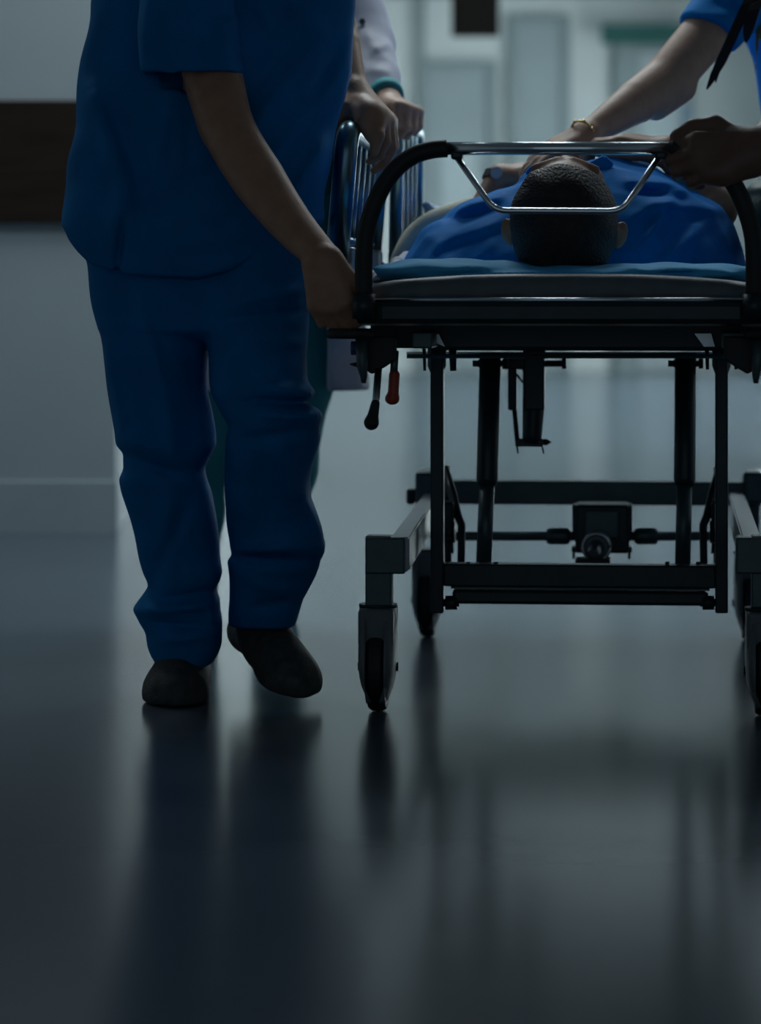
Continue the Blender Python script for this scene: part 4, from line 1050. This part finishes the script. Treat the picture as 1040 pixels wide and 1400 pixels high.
for q in (-1, 1):
    S.ell(LF_(0.089*q, -0.026, -0.014), np.array((0.014, 0.026, 0.008)), (nz(axF[0]*q-axF[1]*0.25), nz(axF[1]+axF[0]*q*0.25), axF[2]), 0.006)
solid_obj('body', S, 0.0042, M_skin, Fp)
head_extras(Fp, LF_, SC)
H = hair_cap(LF_, axF, SC, 0.010)
H.plane((0, 0, zm+0.004), (0, 0, -1), 0.004)
H.wave(0.0016, 70, 41, 6, (1, 0.4, 1))
solid_obj('hair', H, 0.0032, M_hair, Fp, 1)
# shirt from its outline across the chest
ox = [535, 545, 556, 575, 600, 630, 660, 690, 720, 760, 800, 840, 870, 900, 930, 960, 988, 1004, 1015, 1024]
oy = [384, 372, 346, 318, 300, 283, 266, 250, 236, 226, 221, 217, 221, 231, 246, 264, 287, 312, 345, 384]
Lo = 0.42
gx_ = np.array([gl(x, y, Lo)[0] for x, y in zip(ox, oy)]); gz_ = np.array([gl(x, y, Lo)[2] for x, y in zip(ox, oy)])
zb_ = zm-0.004
def fs(p):
    dx, dy = p[:, 0]-GX, p[:, 1]-GY
    lx = dx*cT-dy*sT; ly = dx*sT+dy*cT
    g = np.interp(ly, [0.10, 0.16, 0.22, 0.30, 0.40, 0.55, 0.75, 0.95, 1.05], [0.10, 0.42, 0.70, 0.90, 1.0, 0.99, 0.95, 0.84, 0.72])
    sx = np.interp(ly, [0.10, 0.18, 0.28, 0.40, 0.60, 0.75, 0.95, 1.05], [0.55, 0.78, 0.93, 1.0, 1.0, 0.85, 0.74, 0.70])
    cxx = (gx_[0]+gx_[-1])/2
    t = np.interp((lx-cxx)/sx+cxx, gx_, gz_, left=zb_-0.3, right=zb_-0.3)
    d = (p[:, 2]-(zb_+(t-zb_)*g))*0.55
    d = smax(d, (0.115-ly), 0.02); d = smax(d, ly-1.03, 0.02)
    return smax(d, zb_-p[:, 2], 0.006)
S = Solid().func(fs, gw((cxp, 0.56, zm+0.1)), 0.62)
S.cap(sF1, sF1*0.5+e1*0.5, 0.058, 0.055, 0.02); S.cap(sF2, sF2*0.5+e2*0.5, 0.058, 0.050, 0.02)
S.cap(gw((hc[0], 0.12, zm+0.12)), gw((hc[0]+0.01, 0.24, zm+0.13)), 0.062, 0.052, 0.012, '-')
S.cap(gw((cxp-0.292, 0.42, zm+0.055)), gw((cxp-0.30, 0.52, zm+0.06)), 0.024, 0.03, 0.01, '-')
S.fold([(868, 330, 905, 275, 7, 0.010), (850, 300, 930, 262, 9, 0.010), (880, 350, 930, 310, 8, -0.007), (860, 280, 985, 290, 8, 0.008), (845, 250, 920, 255, 8, 0.008), (850, 265, 930, 275, 6, -0.008), (900, 345, 960, 300, 10, 0.006),
        (690, 300, 620, 330, 8, 0.008), (685, 285, 610, 305, 7, -0.008), (690, 262, 620, 290, 8, 0.007), (670, 330, 640, 360, 8, 0.007), (650, 320, 590, 355, 8, -0.007), (600, 330, 575, 368, 6, 0.007), (720, 245, 650, 275, 6, -0.006)], 5.9)
S.wave(0.0022, 30, 44)
solid_obj('shirt', S, 0.0055, M_gown, Fp, 1)
# collar points beside the neck
for pts in (((800, 226), (826, 213), (840, 226), (822, 240)), ((745, 232), (728, 226), (716, 238), (735, 245))):
    q = [gl(x, y, 0.30) for x, y in pts]
    bl_ = np.array(Fp.location)
    bm = bmesh.new()
    A0 = [bm.verts.new(gw(v)-bl_) for v in q]; B0 = [bm.verts.new(gw(v+np.array([0, 0.012, 0.004]))-bl_) for v in q]
    bm.faces.new(A0); bm.faces.new(B0[::-1])
    for k in range(4): bm.faces.new((A0[k], B0[k], B0[(k+1) % 4], A0[(k+1) % 4]))
    bmesh.ops.recalc_face_normals(bm, faces=bm.faces)
    bmesh.ops.bevel(bm, geom=bm.edges[:], offset=0.003, segments=2, affect='EDGES')
    me = bpy.data.meshes.new('collar'); bm.to_mesh(me); bm.free(); finish('collar', me, M_gown, Fp)
S = Solid()
for q in (-1, 1):
    S.chain([gw((cxp+q*0.085, 0.92, zm+0.105)), gw((cxp+q*0.10, 1.22, zm+0.095)), gw((cxp+q*0.10, 1.46, zm+0.078))], [0.105, 0.085, 0.072], 0.03)
S.wave(0.003, 22, 46).plane((0, 0, zm-0.002), (0, 0, -1))
solid_obj('trousers', S, 0.009, M_gown, Fp, 1)
# wrist watch
bl_ = np.array(Fp.location)
wc = w1+nz(w1-e1)*-0.004; fd = nz(w1-e1); s1 = nz(np.cross(fd, (0, 1, 0))); s2 = np.cross(fd, s1)
wt = ribbon('wristwatch', [wc-bl_+(s1*math.cos(t)+s2*math.sin(t))*0.0305 for t in np.linspace(0, 2*math.pi, 25)], 0.016, 0.003, M_black, Fp, fd)
nw = np.array([0, -0.75, 0.65]); nw = nz(nw-fd*np.dot(nw, fd)); fc = wc+nw*0.028
tube('watch_face', [fc-bl_, fc+nw*0.007-bl_], 0.012, M_lampf, wt, 18)

# blanket beside the patient's arm and a crumpled pale blue sheet
S = Solid()
bp = [gl(541, 372, 0.62), gl(549, 348, 0.62), gl(563, 322, 0.64), gl(585, 304, 0.66), (gl(612, 292, 0.70)), gl(645, 280, 0.76)]
bp = [gw(v) for v in bp]
bq = [np.array(v) for v in spline(bp, 5)]
S.chain(bq, [0.016]*len(bq), 0.0)
for v in bq[2:]: S.cap(v, v+gy_ax*0.09+np.array([0.0, 0, -0.01]), 0.016, 0.016, 0.006)
S.plane((0, 0, zm+0.002), (0, 0, -1), 0.004).wave(0.001, 30, 51)
bb_ = bp[0].copy(); bb_[2] = zm+0.002
gthing_mesh('blanket', S, 0.006, M_cream, 'folded cream blanket tucked beside the patient arm', 'blanket', 1, base=bb_)
S = Solid()
q = [gw(gl(x, y, l)) for x, y, l in ((512, 384, 0.25), (530, 374, 0.35), (545, 362, 0.45), (556, 350, 0.52))]
S.chain(q, [0.014, 0.015, 0.014, 0.010], 0.015)
S.cap(q[0], gw(gl(520, 388, -0.1)), 0.014, 0.010, 0.015)
S.wave(0.004, 60, 53).plane((0, 0, zm-0.010), (0, 0, -1), 0.003)
bb_ = q[0].copy(); bb_[2] = zm-0.010
gthing_mesh('sheet', S, 0.0045, M_sheet, 'crumpled white sheet edge beside the pillow', 'sheet', 1, base=bb_)
S = Solid()
q = [gw(gl(x, y, l)) for x, y, l in ((586, 289, 0.98), (598, 297, 0.99), (610, 293, 1.00), (622, 290, 1.01))]
S.chain(q, [0.010, 0.016, 0.016, 0.012], 0.01)
S.cap(q[0], q[0]+np.array([-0.006, 0, 0.012]), 0.008, 0.010, 0.008)
S.cap(q[1], q[1]+np.array([-0.015, 0.03, -0.100]), 0.02, 0.030, 0.02).plane((0, 0, zm-0.004), (0, 0, -1), 0.003)
S.wave(0.003, 70, 55)
gthing_mesh('plastic_pouch', S, 0.0045, mat('pale_blue_plastic', (0.30, 0.48, 0.72), 0.25, noise=0.1, nscale=20, bump=0.2, bscale=60), 'crumpled pale blue plastic pouch lying by the patient elbow', 'pouch', 1, base=q[1]+np.array([-0.015, 0.03, -0.13]))

# dark bag leaning at the right guard
S = Solid()
q = gw(gl(1035, 290, 0.30))
S.ell(gw(gl(1046, 300, 0.32)), (0.040, 0.12, 0.075), (gx_ax, gy_ax, up), 0.0).ell(gw(gl(1046, 262, 0.32)), (0.034, 0.10, 0.016), (gx_ax, gy_ax, up), 0.006)
S.plane((0, 0, zm+0.004), (0, 0, -1), 0.004).wave(0.002, 40, 57)
bb_ = gw(gl(1046, 300, 0.32)); bb_[2] = zm+0.004
gthing_mesh('bag', S, 0.005, M_bag, 'small dark green bag at the patient right shoulder by the handle', 'bag', 1, base=bb_)
